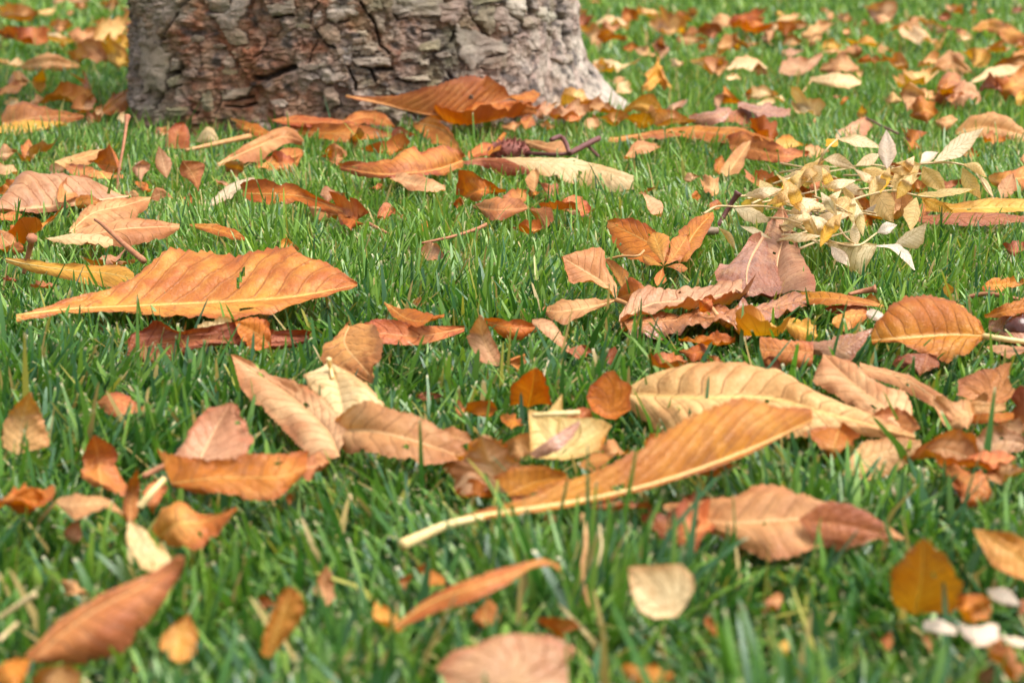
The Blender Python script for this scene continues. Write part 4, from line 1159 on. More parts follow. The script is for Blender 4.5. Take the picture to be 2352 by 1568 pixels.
lf(2, 'ovate', 'ta', [(1920, 1070, .3), (2040, 990, 1.0), (2160, 1000, .5)], [(2040, 950)], [(2060, 1050)], 'faded tan leaf below the long thin orange leaf')
tube(5, [(550, 130, .6), (760, 85, .9), (920, 35, 1.1), (992, 3, 1.3)], (.9, 1.4), M_PINKST, 'thin reddish stalk lying in the open grass at mid lawn')
tube(2, [(180, 1505, .7), (250, 1540, .6), (325, 1580, .3)], (1.4, 1.0), M_PINKST, 'thin reddish stalk lying beside the long curled orange leaf')
# left group
lf(1, 'chestnut', 'ta', [(1470, 1112, .3), (1700, 1010, .9), (1900, 930, 1.3), (2055, 955, 1.2)], [(1470, 1105), (1650, 980), (1820, 890), (1930, 840), (1990, 870), (2055, 948)], [(1480, 1117), (1600, 1092), (1760, 1080), (1860, 1012), (1960, 955), (2055, 962)],
   'tan ribbed leaf with curled end left of the folded ridge leaf', ku=1.3)
lf(1, 'chestnut', 'ru', [(1730, 1140, .1), (1900, 1092, .5), (2045, 1030, .6)], [(1890, 1045)], [(1880, 1165)], 'rust blade painting in the shadowed underside of the tan ribbed leaf')  # rust blade added to colour in the leaf's shadowed underside
tube(1, [(1255, 1018, .5), (1480, 968, .9), (1690, 922, 1.0)], (1.8, 3.0), M_TANST, 'yellow brown stalk lying left of the tan ribbed leaf')
q(1, '1515 1640 1105 1210 ta u; 1050 1130 860 920 ta -')
lf(1, 'ovate', 'ru', [(1180, 1005, .1), (1190, 910, 1.4), (1240, 835, 2.4)], [(1120, 995), (1130, 900), (1185, 838), (1240, 832)], [(1280, 1010), (1285, 920), (1262, 850), (1245, 832)], 'rust leaf curling upright in the grass before the trunk', ku=.4, kd=.4)
lf(1, 'ovate', 'cr', [(1330, 950, .3), (1400, 915, .9), (1480, 945, .5)], [(1430, 862)], [(1400, 970)], 'small cream leaf in the grass right of the upright rust leaf')
tube(1, [(788, 1292, -.5), (805, 1150, 1.2), (838, 960, 3.4), (862, 785, 5.4)], (1.0, 1.5), M_PINKST, 'long thin reddish stalk standing upright left of the trunk', knob=.9)
lf(1, 'lance', 'pi', [(1130, 1205, .2), (1100, 1090, 1.5), (1072, 985, 2.8)], [(1055, 1100)], [(1160, 1110)], 'narrow pinkish leaf standing in the grass left of the tan ribbed leaf')
lf(1, 'chestnut', 'tb', [(1345, 1295, .1), (1305, 1185, 1.2), (1232, 1088, 2.4)], [(1240, 1200)], [(1375, 1180)], 'brown leaf standing in the grass near the yellow brown stalk')
q(1, '900 1015 1080 1220 pi u; 940 1020 1230 1300 or \\; 1020 1170 1265 1345 ta ^; 1240 1300 1310 1400 ru u; 1480 1560 1225 1270 pi \\; 510 580 980 1030 or u; 640 830 1000 1195 ru -; 840 940 1285 1340 ta -; 2160 2325 1285 1340 pi -; 2080 2290 1370 1465 ta \\; 2190 2325 1020 1120 tb -; 1840 1990 1070 1150 ru -')
lf(1, 'ovate', 'gr', [(1420, 1390, .3), (1550, 1300, .8), (1722, 1215, 1.3)], [(1430, 1362), (1560, 1240), (1680, 1200), (1722, 1210)], [(1440, 1400), (1560, 1345), (1660, 1292), (1722, 1232)], 'silvery brown leaf sheen side up left of the long curled orange leaf')
lf(1, 'strip', 'or', [(1640, 1310, .9), (1900, 1315, 1.1), (2100, 1345, .9), (2420, 1475, .3)], [(1640, 1285), (1680, 1265), (1800, 1240), (1900, 1265), (1930, 1253), (2050, 1300), (2200, 1360), (2420, 1455)],
   [(1650, 1342), (1720, 1372), (1850, 1392), (2000, 1372), (2150, 1422), (2420, 1485)], 'long curled orange leaf twisting down to the right above the largest amber leaf', wav=.2, rag=.14)
lf(1, 'chestnut', 'pi', [(872, 1330, .6), (600, 1365, .5), (300, 1402, .4), (-60, 1438, .4)], [(872, 1322), (760, 1290), (620, 1212), (560, 1190), (300, 1180), (120, 1163), (60, 1250), (0, 1335), (-60, 1425)],
   [(872, 1340), (600, 1382), (300, 1417), (-60, 1452)], 'broad pinkish tan leaf with yellow midrib at the left edge', ku=2.0, rib=.010, corr=.08, bulge=.15)
lf(1, 'chestnut', 'tb', [(395, 1365, 1.0), (480, 1290, 1.3), (622, 1212, 1.6)], [(380, 1330), (390, 1270), (450, 1210), (560, 1192), (622, 1210)], [(420, 1372), (540, 1330), (610, 1260), (622, 1216)], 'brown ribbed leaf lying over the broad pinkish tan leaf')
lf(1, 'chestnut', 'ru', [(445, 1122, .9), (640, 1185, .8), (832, 1190, .6)], [(445, 1110), (560, 1125), (720, 1178), (832, 1184)], [(440, 1140), (480, 1190), (650, 1216), (832, 1200)], 'smooth rust leaf behind the broad pinkish tan leaf')
lf(1, 'ovate', 'yt', [(368, 1112, .4), (550, 1065, .9), (722, 1008, 1.3)], [(380, 1090), (560, 1030), (722, 1004)], [(390, 1150), (560, 1140), (722, 1050)], 'yellow tan leaf behind the smooth rust leaf at the left')
lf(1, 'ovate', 'or', [(510, 1385, .8), (600, 1350, 1.2), (695, 1385, .8)], [(520, 1330), (600, 1305), (690, 1360)], [(520, 1400), (600, 1402), (690, 1392)], 'small orange curl on the midrib of the broad pinkish tan leaf', wav=.35)
lf(1, 'chestnut', 'ta', [(470, 1572, .2), (620, 1445, .8), (820, 1395, 1.1), (1018, 1338, 1.3)], [(475, 1545), (560, 1430), (680, 1375), (820, 1355), (950, 1335), (1018, 1333)], [(490, 1574), (700, 1502), (880, 1490), (960, 1430), (1000, 1400), (1018, 1346)],
   'tan leaf with curved ribs below the broad pinkish tan leaf', corr=.09)
lf('d', 'chestnut', 'ta', [(170, 548, .3), (270, 528, .9), (350, 522, .9), (412, 520, .7)], [(178, 532), (240, 510), (300, 505), (360, 507), (412, 516)], [(160, 552), (230, 562), (320, 562), (380, 546), (412, 526)], 'tan arched leaf above the yellow folded leaf', bulge=.2)
lf(4, 'blunt', 'cr', [(310, 98, .5), (520, 100, .6), (765, 130, .4)], [(500, 62)], [(560, 152)], 'torn cream scrap of leaf under the tan arched leaf', rag=.25)
lf(4, 'lance', 'or', [(1283, 10, .4), (1450, 35, .6), (1655, 102, .4)], [(1283, 4), (1450, 0), (1600, 48), (1655, 95)], [(1290, 16), (1400, 62), (1550, 96), (1655, 110)], 'thin orange boat shaped leaf above the largest amber leaf')
q(4, '-60 105 25 205 ta \\; 40 365 -20 110 or /; 60 160 120 200 or -; 20 110 360 400 rb -; 210 370 400 450 rb -; 770 910 240 290 ta -')
q(1, '-70 130 1090 1190 pc \\; 150 365 985 1095 ta /; -20 120 970 1080 pi -; 140 240 940 1080 ru u; -40 80 1240 1330 or -; 50 180 1240 1300 or -; -60 150 1430 1500 ru -; 330 440 1110 1190 pi -')
lf(1, 'chestnut', 'tb', [(15, 842, .3), (250, 795, 1.1), (565, 785, .6)], [(15, 800), (60, 710), (180, 690), (400, 740), (565, 780)], [(20, 862), (200, 860), (400, 850), (565, 800)], 'broad brown leaf tilted up in the grass left of the trunk', ku=1.2)
lf(1, 'ovate', 'ye', [(-60, 900, .3), (200, 870, .6), (455, 850, .4)], [(150, 828)], [(180, 930)], 'yellow leaf lying under the broad brown leaf left of the trunk')
lf(1, 'chestnut', 'or', [(690, 765, .3), (780, 690, 1.0), (885, 605, 1.8)], [(695, 730), (760, 650), (885, 600)], [(720, 785), (850, 770), (890, 640)], 'orange leaf leaning on the left side of the trunk')
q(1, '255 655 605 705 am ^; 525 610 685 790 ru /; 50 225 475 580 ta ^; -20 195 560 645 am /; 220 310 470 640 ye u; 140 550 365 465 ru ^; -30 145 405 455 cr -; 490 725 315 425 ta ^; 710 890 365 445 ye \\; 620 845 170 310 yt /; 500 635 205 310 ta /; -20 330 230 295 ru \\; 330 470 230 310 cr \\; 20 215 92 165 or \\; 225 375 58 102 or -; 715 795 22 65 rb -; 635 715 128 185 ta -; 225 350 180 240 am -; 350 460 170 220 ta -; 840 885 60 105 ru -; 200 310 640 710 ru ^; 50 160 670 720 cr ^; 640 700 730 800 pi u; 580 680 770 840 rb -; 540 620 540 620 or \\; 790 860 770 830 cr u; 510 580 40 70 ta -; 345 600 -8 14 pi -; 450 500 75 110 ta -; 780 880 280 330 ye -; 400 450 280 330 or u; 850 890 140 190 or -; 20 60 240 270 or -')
# straw coloured fronds are built below; right background leaves
e = comp(3, (400, 790), .8, 'curled_leaf', 'mauve leaf arched open with dark rust hollow right of the trunk')
lf(3, 'blunt', 'mv', [(62, 805, .4), (200, 790, .9), (345, 750, 1.5)], [(65, 790), (170, 755), (345, 733)], [(80, 832), (150, 858), (290, 832), (350, 752)], parent=e, name='leaf_lobe')
lf(3, 'blunt', 'mv', [(390, 730, 1.6), (560, 760, 1.2), (742, 775, .6)], [(390, 710), (500, 710), (650, 730), (742, 755)], [(400, 740), (500, 772), (600, 808), (742, 800)], parent=e, name='leaf_lobe')
lf(3, 'blunt', 'rb', [(285, 822, .3), (420, 790, .7), (560, 805, .2)], [(290, 795), (420, 735), (550, 795)], [(300, 840), (420, 855), (555, 820)], parent=e, name='leaf_lobe')
lf(3, 'lance', 'or', [(430, 715, .5), (350, 670, 1.4), (297, 578, 2.8)], [(290, 710), (290, 640), (297, 578)], [(440, 710), (380, 660), (297, 578)], 'pointed orange leaf standing up behind the arched mauve leaf', ku=.3, kd=.3)
lf(3, 'chestnut', 'cr', [(880, 540, .9), (1050, 555, 1.0), (1222, 562, .8)], [(880, 530), (1000, 506), (1150, 515), (1222, 556)], [(890, 552), (1000, 580), (1150, 602), (1222, 570)], 'cream and amber boat leaf resting on the grass in the back right')
tube(3, [(885, 550, .9), (840, 610, .5), (792, 665, .2)], (1.0, .8), M_TANST, 'thin stalk below the cream and amber boat leaf')
lf('d', 'chestnut', 'or', [(1398, 322, .5), (1540, 303, .9), (1650, 306, .9), (1778, 330, .4)], [(1398, 318), (1500, 302), (1600, 289), (1700, 291), (1778, 322)], [(1398, 326), (1520, 318), (1620, 320), (1700, 327), (1778, 333)], 'long thin orange leaf lying sideways below the arched mauve leaf')
lf(3, 'chestnut', 'ru', [(335, 985, .7), (520, 1010, .9), (700, 1055, .8), (865, 1050, .6)], [(340, 955), (420, 893), (560, 950), (720, 1005), (865, 1045)], [(380, 1062), (560, 1102), (700, 1112), (865, 1058)], 'rust leaf lying behind the straw pile under the long thin orange leaf')
lf(3, 'lance', 'ta', [(310, 1195, .1), (385, 1085, 1.0), (478, 950, 2.0)], [(268, 1160), (350, 1030), (430, 960), (478, 948)], [(400, 1175), (440, 1090), (482, 985), (478, 950)], 'tan twisted leaf standing before the rust leaf left of the straw pile', ku=.4, kd=.4)
lf(3, 'ovate', 'ta', [(1862, 905, .4), (2060, 865, 1.1), (2340, 920, .4)], [(1870, 870), (1950, 780), (2100, 740), (2230, 790), (2340, 885)], [(1880, 915), (2000, 932), (2150, 922), (2340, 960)], 'wide tan leaf arched like a tent behind the straw pile', bulge=.2)
lf(3, 'ovate', 'am', [(2085, 1205, .6), (2200, 1215, .8), (2420, 1190, .9)], [(2090, 1188), (2250, 1150), (2420, 1090)], [(2110, 1250), (2200, 1285), (2420, 1280)], 'amber leaf at the right end of the straw pile')
lf(3, 'ovate', 'ta', [(2170, 1345, .2), (2215, 1250, 1.2), (2250, 1170, 2.0)], [(2155, 1250)], [(2270, 1250)], 'small tan leaf upright at the right end of the straw pile')
lf(3, 'strip', 'ye', [(1640, 1400, .5), (1900, 1412, .7), (2150, 1400, .7), (2440, 1405, .6)], [(1640, 1345), (1850, 1380), (2100, 1340), (2440, 1350)], [(1650, 1432), (2000, 1452), (2200, 1445), (2440, 1432)], 'long yellow leaf lying under the straw pile at the right')
lf(3, 'strip', 'rb', [(1560, 1480, .2), (1850, 1470, .4), (2400, 1480, .4)], [(1850, 1430)], [(1850, 1530)], 'dark red brown leaf beneath the long yellow leaf')
lf(3, 'ovate', 'pi', [(1050, 935, .3), (1170, 865, 1.0), (1262, 792, 1.7)], [(1060, 900), (1150, 840), (1262, 790)], [(1100, 960), (1250, 940), (1300, 870), (1265, 795)], 'pinkish leaf with a stalk at its tip behind the straw pile')
tube(3, [(1258, 797, 1.7), (1360, 850, 1.3), (1475, 905, .9)], (1.0, 1.3), M_MAROON, 'thin dark stalk sloping down behind the straw pile')
lf(3, 'chestnut', 'pi', [(665, 495, .4), (800, 455, 1.0), (960, 370, 2.0)], [(680, 450), (740, 400), (850, 415), (960, 350)], [(690, 520), (820, 515), (900, 470), (970, 380)], 'pinkish scoop shaped leaf far behind the arched mauve leaf')
lf(3, 'chestnut', 'cr', [(1970, 560, .5), (2120, 500, 1.3), (2320, 470, 1.2)], [(1980, 545), (2080, 470), (2200, 448), (2320, 460)], [(1985, 570), (2150, 530), (2320, 490)], 'cream leaf arched over a mauve one at the back right')
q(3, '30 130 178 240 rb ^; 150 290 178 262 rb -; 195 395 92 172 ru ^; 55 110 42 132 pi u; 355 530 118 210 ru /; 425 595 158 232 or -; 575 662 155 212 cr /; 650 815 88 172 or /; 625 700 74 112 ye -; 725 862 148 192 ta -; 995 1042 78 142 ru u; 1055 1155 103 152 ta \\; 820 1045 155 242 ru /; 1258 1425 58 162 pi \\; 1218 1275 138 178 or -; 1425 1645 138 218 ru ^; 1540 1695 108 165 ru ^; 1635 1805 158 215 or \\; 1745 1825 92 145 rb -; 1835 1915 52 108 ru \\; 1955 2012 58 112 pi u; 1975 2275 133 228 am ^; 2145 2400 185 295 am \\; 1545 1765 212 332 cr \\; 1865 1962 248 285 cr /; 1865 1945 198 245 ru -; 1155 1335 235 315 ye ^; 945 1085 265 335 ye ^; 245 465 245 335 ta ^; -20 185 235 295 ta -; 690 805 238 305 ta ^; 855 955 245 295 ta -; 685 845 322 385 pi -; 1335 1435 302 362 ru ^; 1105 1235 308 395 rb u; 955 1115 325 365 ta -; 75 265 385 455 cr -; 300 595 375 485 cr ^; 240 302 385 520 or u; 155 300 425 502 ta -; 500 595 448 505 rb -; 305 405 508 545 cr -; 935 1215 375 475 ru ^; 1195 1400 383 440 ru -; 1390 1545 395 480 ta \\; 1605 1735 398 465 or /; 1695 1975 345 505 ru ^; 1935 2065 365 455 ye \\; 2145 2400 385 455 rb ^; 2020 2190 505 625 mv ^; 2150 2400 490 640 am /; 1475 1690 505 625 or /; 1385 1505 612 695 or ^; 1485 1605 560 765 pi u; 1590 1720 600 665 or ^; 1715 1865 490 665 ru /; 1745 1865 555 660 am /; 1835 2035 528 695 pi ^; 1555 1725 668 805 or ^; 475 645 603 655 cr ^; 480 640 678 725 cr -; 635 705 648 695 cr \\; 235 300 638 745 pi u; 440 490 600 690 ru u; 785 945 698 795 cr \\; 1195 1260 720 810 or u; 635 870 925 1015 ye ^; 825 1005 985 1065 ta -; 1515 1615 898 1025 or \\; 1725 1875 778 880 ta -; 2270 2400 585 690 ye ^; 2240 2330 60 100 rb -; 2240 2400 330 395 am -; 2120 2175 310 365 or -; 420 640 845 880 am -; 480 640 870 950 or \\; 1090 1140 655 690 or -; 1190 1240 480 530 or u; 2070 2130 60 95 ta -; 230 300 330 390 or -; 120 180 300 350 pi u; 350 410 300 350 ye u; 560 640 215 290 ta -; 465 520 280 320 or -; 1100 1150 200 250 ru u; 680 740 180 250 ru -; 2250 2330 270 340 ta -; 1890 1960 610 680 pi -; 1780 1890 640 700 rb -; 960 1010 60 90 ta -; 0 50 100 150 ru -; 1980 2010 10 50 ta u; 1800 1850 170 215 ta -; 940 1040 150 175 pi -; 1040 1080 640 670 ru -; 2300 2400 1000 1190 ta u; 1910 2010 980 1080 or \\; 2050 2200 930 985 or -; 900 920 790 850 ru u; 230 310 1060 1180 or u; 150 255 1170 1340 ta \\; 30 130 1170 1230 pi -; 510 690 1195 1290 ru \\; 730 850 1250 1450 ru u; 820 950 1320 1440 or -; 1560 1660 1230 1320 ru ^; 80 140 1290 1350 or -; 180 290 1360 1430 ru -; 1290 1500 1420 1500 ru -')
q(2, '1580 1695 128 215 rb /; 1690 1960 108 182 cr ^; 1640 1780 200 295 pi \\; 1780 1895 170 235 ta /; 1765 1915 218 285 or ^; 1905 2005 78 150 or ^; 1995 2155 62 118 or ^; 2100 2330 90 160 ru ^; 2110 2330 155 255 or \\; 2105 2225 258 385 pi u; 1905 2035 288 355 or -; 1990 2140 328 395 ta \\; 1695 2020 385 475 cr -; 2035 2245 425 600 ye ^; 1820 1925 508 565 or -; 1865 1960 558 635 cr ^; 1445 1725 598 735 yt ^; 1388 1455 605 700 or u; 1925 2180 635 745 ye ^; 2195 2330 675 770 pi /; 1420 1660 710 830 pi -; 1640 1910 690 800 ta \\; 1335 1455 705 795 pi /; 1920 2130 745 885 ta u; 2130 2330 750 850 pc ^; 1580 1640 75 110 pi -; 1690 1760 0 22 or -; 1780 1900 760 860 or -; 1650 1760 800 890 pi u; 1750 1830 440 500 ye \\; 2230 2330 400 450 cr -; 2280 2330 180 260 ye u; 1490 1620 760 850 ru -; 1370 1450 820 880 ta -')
# bottom
lf(7, 'strip', 'or', [(1010, 195, .8), (1200, 165, 1.1), (1450, 155, 1.1), (1650, 150, 1.1), (1805, 90, 1.1)], [(935, 2), (1130, 55), (1330, 77), (1470, 42), (1640, 30), (1805, 8)],
   [(1010, 205), (1120, 232), (1300, 252), (1450, 277), (1620, 287), (1805, 120)], 'folded orange leaf lying across in front of the pinkish tan upright leaf', ku=1.0, kd=.7)
tube(7, [(840, 150, .8), (930, 105, 1.0), (1020, 60, 1.2)], (1.2, 1.2), M_PINKST, 'pink stalk beside the folded orange leaf')
tube(7, [(965, 165, 1.2), (890, 245, .9), (820, 332, .4)], (1.2, 1.5), M_PALE, 'pale stalk end pointing down left of the folded orange leaf')
lf(7, 'ovate', 'am', [(930, 510, .1), (1040, 430, .9), (1200, 410, 1.0), (1395, 338, 1.6)], [(905, 430), (980, 330), (1090, 308), (1150, 360), (1280, 372), (1395, 332)], [(960, 545), (1100, 575), (1180, 575), (1280, 505), (1395, 355)],
   'amber brown leaf with pointed tail beneath the folded orange leaf', rag=.12)
q(7, '735 820 85 430 ru u; 858 948 200 385 ru u; -60 250 212 368 or /; 935 1155 970 1265 am u; 1535 1625 855 925 ru -; 1855 1965 690 905 ta u; 195 425 1255 1420 ta ^; -40 195 1205 1400 or /; 370 480 420 560 pi u; 360 520 745 860 ta \\; 480 710 20 180 ru u; 1680 1720 250 320 ru u; 2240 2352 930 1080 am \\; 770 820 1220 1300 ru u')
lf(7, 'ovate', 'ta', [(335, 312, 1.0), (480, 315, 1.2), (620, 305, 1.0), (742, 392, .6)], [(338, 285), (430, 248), (560, 255), (660, 285), (742, 382)], [(345, 325), (440, 405), (520, 382), (620, 335), (742, 402)], 'small tan leaf with twisted orange tail, left of the amber brown leaf')
lf(7, 'ovate', 'cr', [(758, 418, .9), (830, 525, 1.2), (900, 610, 1.3), (1002, 662, 1.2)], [(765, 412), (850, 470), (920, 530), (1002, 625)], [(752, 430), (745, 560), (830, 702), (900, 725), (1002, 690)], 'cream ribbed leaf hanging between the small tan leaf and the rolled brown leaf', corr=.1)
lf(7, 'strip', 'tb', [(190, 1225, .4), (500, 970, 1.5), (800, 810, 2.1), (1000, 700, 2.5), (1085, 632, 2.9)], [(140, 1200), (350, 990), (560, 860), (780, 760), (940, 690), (1040, 608), (1085, 620)],
   [(220, 1245), (500, 1245), (700, 1205), (850, 1015), (950, 895), (1050, 745), (1092, 655)], 'rolled brown leaf slanting up from the lower left corner', wav=.06, bulge=.3)
lf(7, 'ovate', 'am', [(1575, 1215, .2), (1640, 1010, 1.2), (1715, 800, 2.2)], [(1545, 1200), (1560, 1060), (1615, 930), (1640, 850), (1700, 797)], [(1590, 1215), (1690, 1100), (1800, 960), (1795, 860), (1725, 797)], 'curly golden yellow leaf upright in the grass near the front', ku=.3, kd=.3, wav=.35)
tube(7, [(-10, 985, .8), (100, 910, 1.2), (210, 838, 1.6)], (.7, 1.1), M_STRAW, 'dry straw stem poking out of the grass at the left edge')
tube(7, [(-10, 1115, .8), (100, 1010, 1.1)], (.8, .6), M_STRAW, 'second shorter dry straw stem below the first at the left edge')
lf(8, 'lance', 'am', [(190, 1215, .4), (480, 1020, 1.2), (800, 910, 1.7), (1100, 810, 1.9), (1245, 735, 2.1), (1352, 800, 1.9)], [(188, 1202), (480, 968), (700, 870), (870, 812), (1080, 760), (1230, 718), (1350, 770)],
   [(200, 1230), (500, 1092), (700, 1032), (830, 982), (1000, 902), (1150, 792), (1300, 772), (1355, 820)], 'slender golden amber leaf curved like a blade near the bottom centre', ku=.7, kd=.5, wav=.08)
lobed(8, 'cr', [(1805, 790), (1960, 775), (2170, 768), (2245, 840), (2262, 930), (2205, 1040), (2140, 1125), (1990, 1140), (1880, 1085), (1830, 960)], (2080, 1080), 62, .7, 'squarish cream leaf standing in the grass near the front', name='fallen_leaf', cup=.18)
lobed(8, 'pi', [(500, 1440), (640, 1318), (780, 1278), (900, 1220), (1080, 1198), (1280, 1220), (1400, 1270), (1455, 1300), (1420, 1400), (1430, 1620), (1200, 1720), (700, 1720), (540, 1600), (545, 1480)], (960, 1560), 46, 1.0,
      'broad pinkish brown leaf at the bottom edge of the lawn', name='fallen_leaf', cup=-.2)
q(8, '1865 2125 1450 1640 or u; 405 565 785 915 or \\; 265 345 835 935 ru u; 765 960 1005 1195 am u; 1245 1330 420 520 pc u; 1500 1960 290 430 rb -; 2210 2330 290 420 rb -')  # red brown leaves here paint in the shadow under the golden folded leaf
tube(8, [(1545, 1065, .0), (1500, 820, 1.1), (1525, 620, 1.9), (1505, 430, 2.6)], (.7, .9), M_TANST, 'upright tan dead stalk in front of the golden folded leaf')
tube(8, [(1600, 785, .5), (1632, 640, 1.1), (1618, 500, 1.6)], (.6, .4), M_STRAW, 'thin straw stalk upright next to the tan dead stalk')
lf(9, 'chestnut', 'ta', [(-110, 395, .3), (300, 485, .6), (800, 462, .9), (1100, 480, .8), (1512, 592, .3)], [(-110, 352), (100, 330), (350, 318), (450, 260), (620, 224), (800, 260), (970, 330), (1150, 360), (1350, 470), (1512, 585)],
   [(-60, 425), (250, 560), (400, 640), (640, 722), (800, 690), (950, 650), (1150, 640), (1350, 585), (1512, 600)], 'tan leaf with red tip lying in the grass below the golden folded leaf', corr=.06)
lf(9, 'chestnut', 'rb', [(805, 462, 1.2), (1100, 500, 1.1), (1425, 572, .7)], [(805, 452), (1000, 332), (1150, 352), (1350, 462), (1430, 560)], [(812, 485), (900, 585), (1100, 635), (1300, 595), (1425, 578)], 'red brown leaf overlapping the tip of the tan leaf in front', maxk=1.5)
lf(9, 'ovate', 'am', [(1580, 1110, .1), (1630, 860, 1.8), (1640, 590, 3.3)], [(1440, 1060), (1408, 960), (1420, 820), (1500, 720), (1580, 640), (1640, 590)], [(1830, 1110), (1912, 905), (1800, 720), (1700, 620), (1640, 590)], 'amber pointed leaf standing tall in the grass at the lower right', ku=.5, kd=.4)
lf(9, 'ovate', 'am', [(1980, 528, 2.0), (2200, 660, 1.6), (2430, 850, .8)], [(1980, 524), (2200, 550), (2430, 640)], [(1988, 550), (2100, 762), (2250, 862), (2430, 920)], 'amber leaf leaning in from the right edge above the whitish leaves')
lf(9, 'lance', 'wt', [(1645, 1190, .9), (1760, 1175, 1.1), (1868, 1225, .9)], [(1650, 1150), (1750, 1130), (1868, 1190)], [(1650, 1210), (1760, 1230), (1868, 1245)], 'small whitish curled leaf at the left of three pale ones')
lf(9, 'ovate', 'wt', [(1890, 1200, 1.1), (2010, 1245, 1.3), (2150, 1235, 1.2)], [(1895, 1180), (2010, 1200), (2150, 1190)], [(1900, 1220), (1990, 1325), (2070, 1320), (2150, 1275)], 'bright whitish leaf in the middle of the pale group')
lf(9, 'lance', 'wt', [(2160, 1250, 1.2), (2250, 1275, 1.2), (2420, 1320, 1.0)], [(2250, 1255)], [(2250, 1310)], 'whitish strip at the right edge beside the bright whitish leaf')
lf(9, 'lance', 'wt', [(2070, 940, 1.6), (2190, 980, 1.6), (2305, 1040, 1.4)], [(2190, 925)], [(2180, 1030)], 'pale whitish leaf highest of the pale group at the lower right')
q(9, '2085 2290 1290 1580 tb \\; 1640 1725 1200 1360 ta u; 1870 1960 1010 1160 or \\; 1360 1440 1220 1350 ru u; 2300 2345 1020 1100 rb -; 1990 2150 1440 1600 pi u; 560 690 990 1090 ta /; 190 260 1140 1270 or \\; 640 740 1280 1400 ye u; 2050 2110 1000 1120 cr u')
lf('d', 'chestnut', 'ta', [(1936, 1090, -.4), (2010, 1045, -.1), (2115, 1020, .2)], [(1938, 1070), (1980, 1015), (2040, 1002), (2115, 1010)], [(1945, 1106), (2000, 1102), (2060, 1087), (2115, 1040)], 'tan leaf half buried in blades right of the golden folded leaf')
q('d', '2080 2250 990 1065 ta ^; 2150 2335 1030 1085 ru -; 2150 2275 1060 1145 or \\; 2225 2400 985 1045 pi ^; 2280 2360 1060 1110 ta -; 1480 1560 1000 1040 or -; 1370 1440 1010 1050 ta ^; 0 90 1120 1180 or -')
lobed(6, 'tb', [(1865, 1160), (1885, 1060), (2000, 1000), (2120, 985), (2160, 960), (2228, 945), (2210, 1060), (2265, 1155), (2180, 1225), (2000, 1210)], (2070, 1190), 54, .6, 'brown saw toothed leaf standing at the right side', name='toothed_leaf', cup=.15, rag=.09)
lf(6, 'strip', 'ta', [(1840, 1230, .6), (2000, 1235, .9), (2200, 1240, .8)], [(1850, 1200), (2000, 1190), (2200, 1215)], [(1850, 1260), (1950, 1300), (2200, 1260)], 'tan curl lying below the brown saw toothed leaf')
lf(6, 'strip', 'or', [(1950, 1320, .4), (2100, 1310, .7), (2255, 1290, .6)], [(1960, 1290), (2100, 1275), (2255, 1270)], [(1960, 1345), (2100, 1350), (2255, 1320)], 'orange fold under the tan curl at the right side')

q(8, '690 880 215 330 or ^; 1000 1180 255 345 tb -; 860 1010 60 170 pc /; 1270 1420 190 270 or -; 560 700 60 160 ta u')
q(5, '1120 1290 1470 1568 ta ^; 1560 1680 1290 1370 ru -; 1640 1800 1440 1540 or /')
q('d', '1860 1960 985 1060 or u; 2000 2110 940 1000 tb -; 2170 2260 930 985 ta /; 1480 1600 1180 1225 rb -; 640 760 1040 1085 tb -; 1420 1520 640 690 or ^; 1700 1800 740 790 ye -; 1560 1690 765 800 or -')

# conker inside the split leaf
kc = unp(to_d(6, [(2290, 725)])[0], .7)
th, ph2 = np.meshgrid(np.linspace(0, np.pi, 14), np.linspace(0, 2 * np.pi, 25)[:-1], indexing='ij')
kv = np.stack([8.0e-3 * np.sin(th) * np.cos(ph2), .008 * np.sin(th) * np.sin(ph2), .0085 * np.cos(th)], -1) * (1 + .07 * fbm(ph2 * 1.2, th * 1.5, 61, 2))[..., None]
kF = [(i * 24 + j, i * 24 + (j + 1) % 24, (i + 1) * 24 + (j + 1) % 24, (i + 1) * 24 + j) for i in range(13) for j in range(24)]
ck = mesh_obj('conker', kv.reshape(-1, 3) + kc, kF, M_CONKER, None, kc)
tag(ck, 'shiny dark brown conker nestled in the open leaf at the right edge', 'seed')

q(3, '1050 1330 1330 1440 ru -; 1250 1560 1390 1500 ta -; 900 1100 1380 1470 or -; 1560 1700 1380 1470 ru -; 1450 1600 1180 1290 tb ^; 1000 1200 1200 1300 ta -; 1120 1290 1450 1540 or \\; 1700 1900 1210 1290 tb -; 860 990 1180 1290 ru /')

# straw coloured fronds heaped at the right
FG = 'straw coloured fronds heaped on the grass'


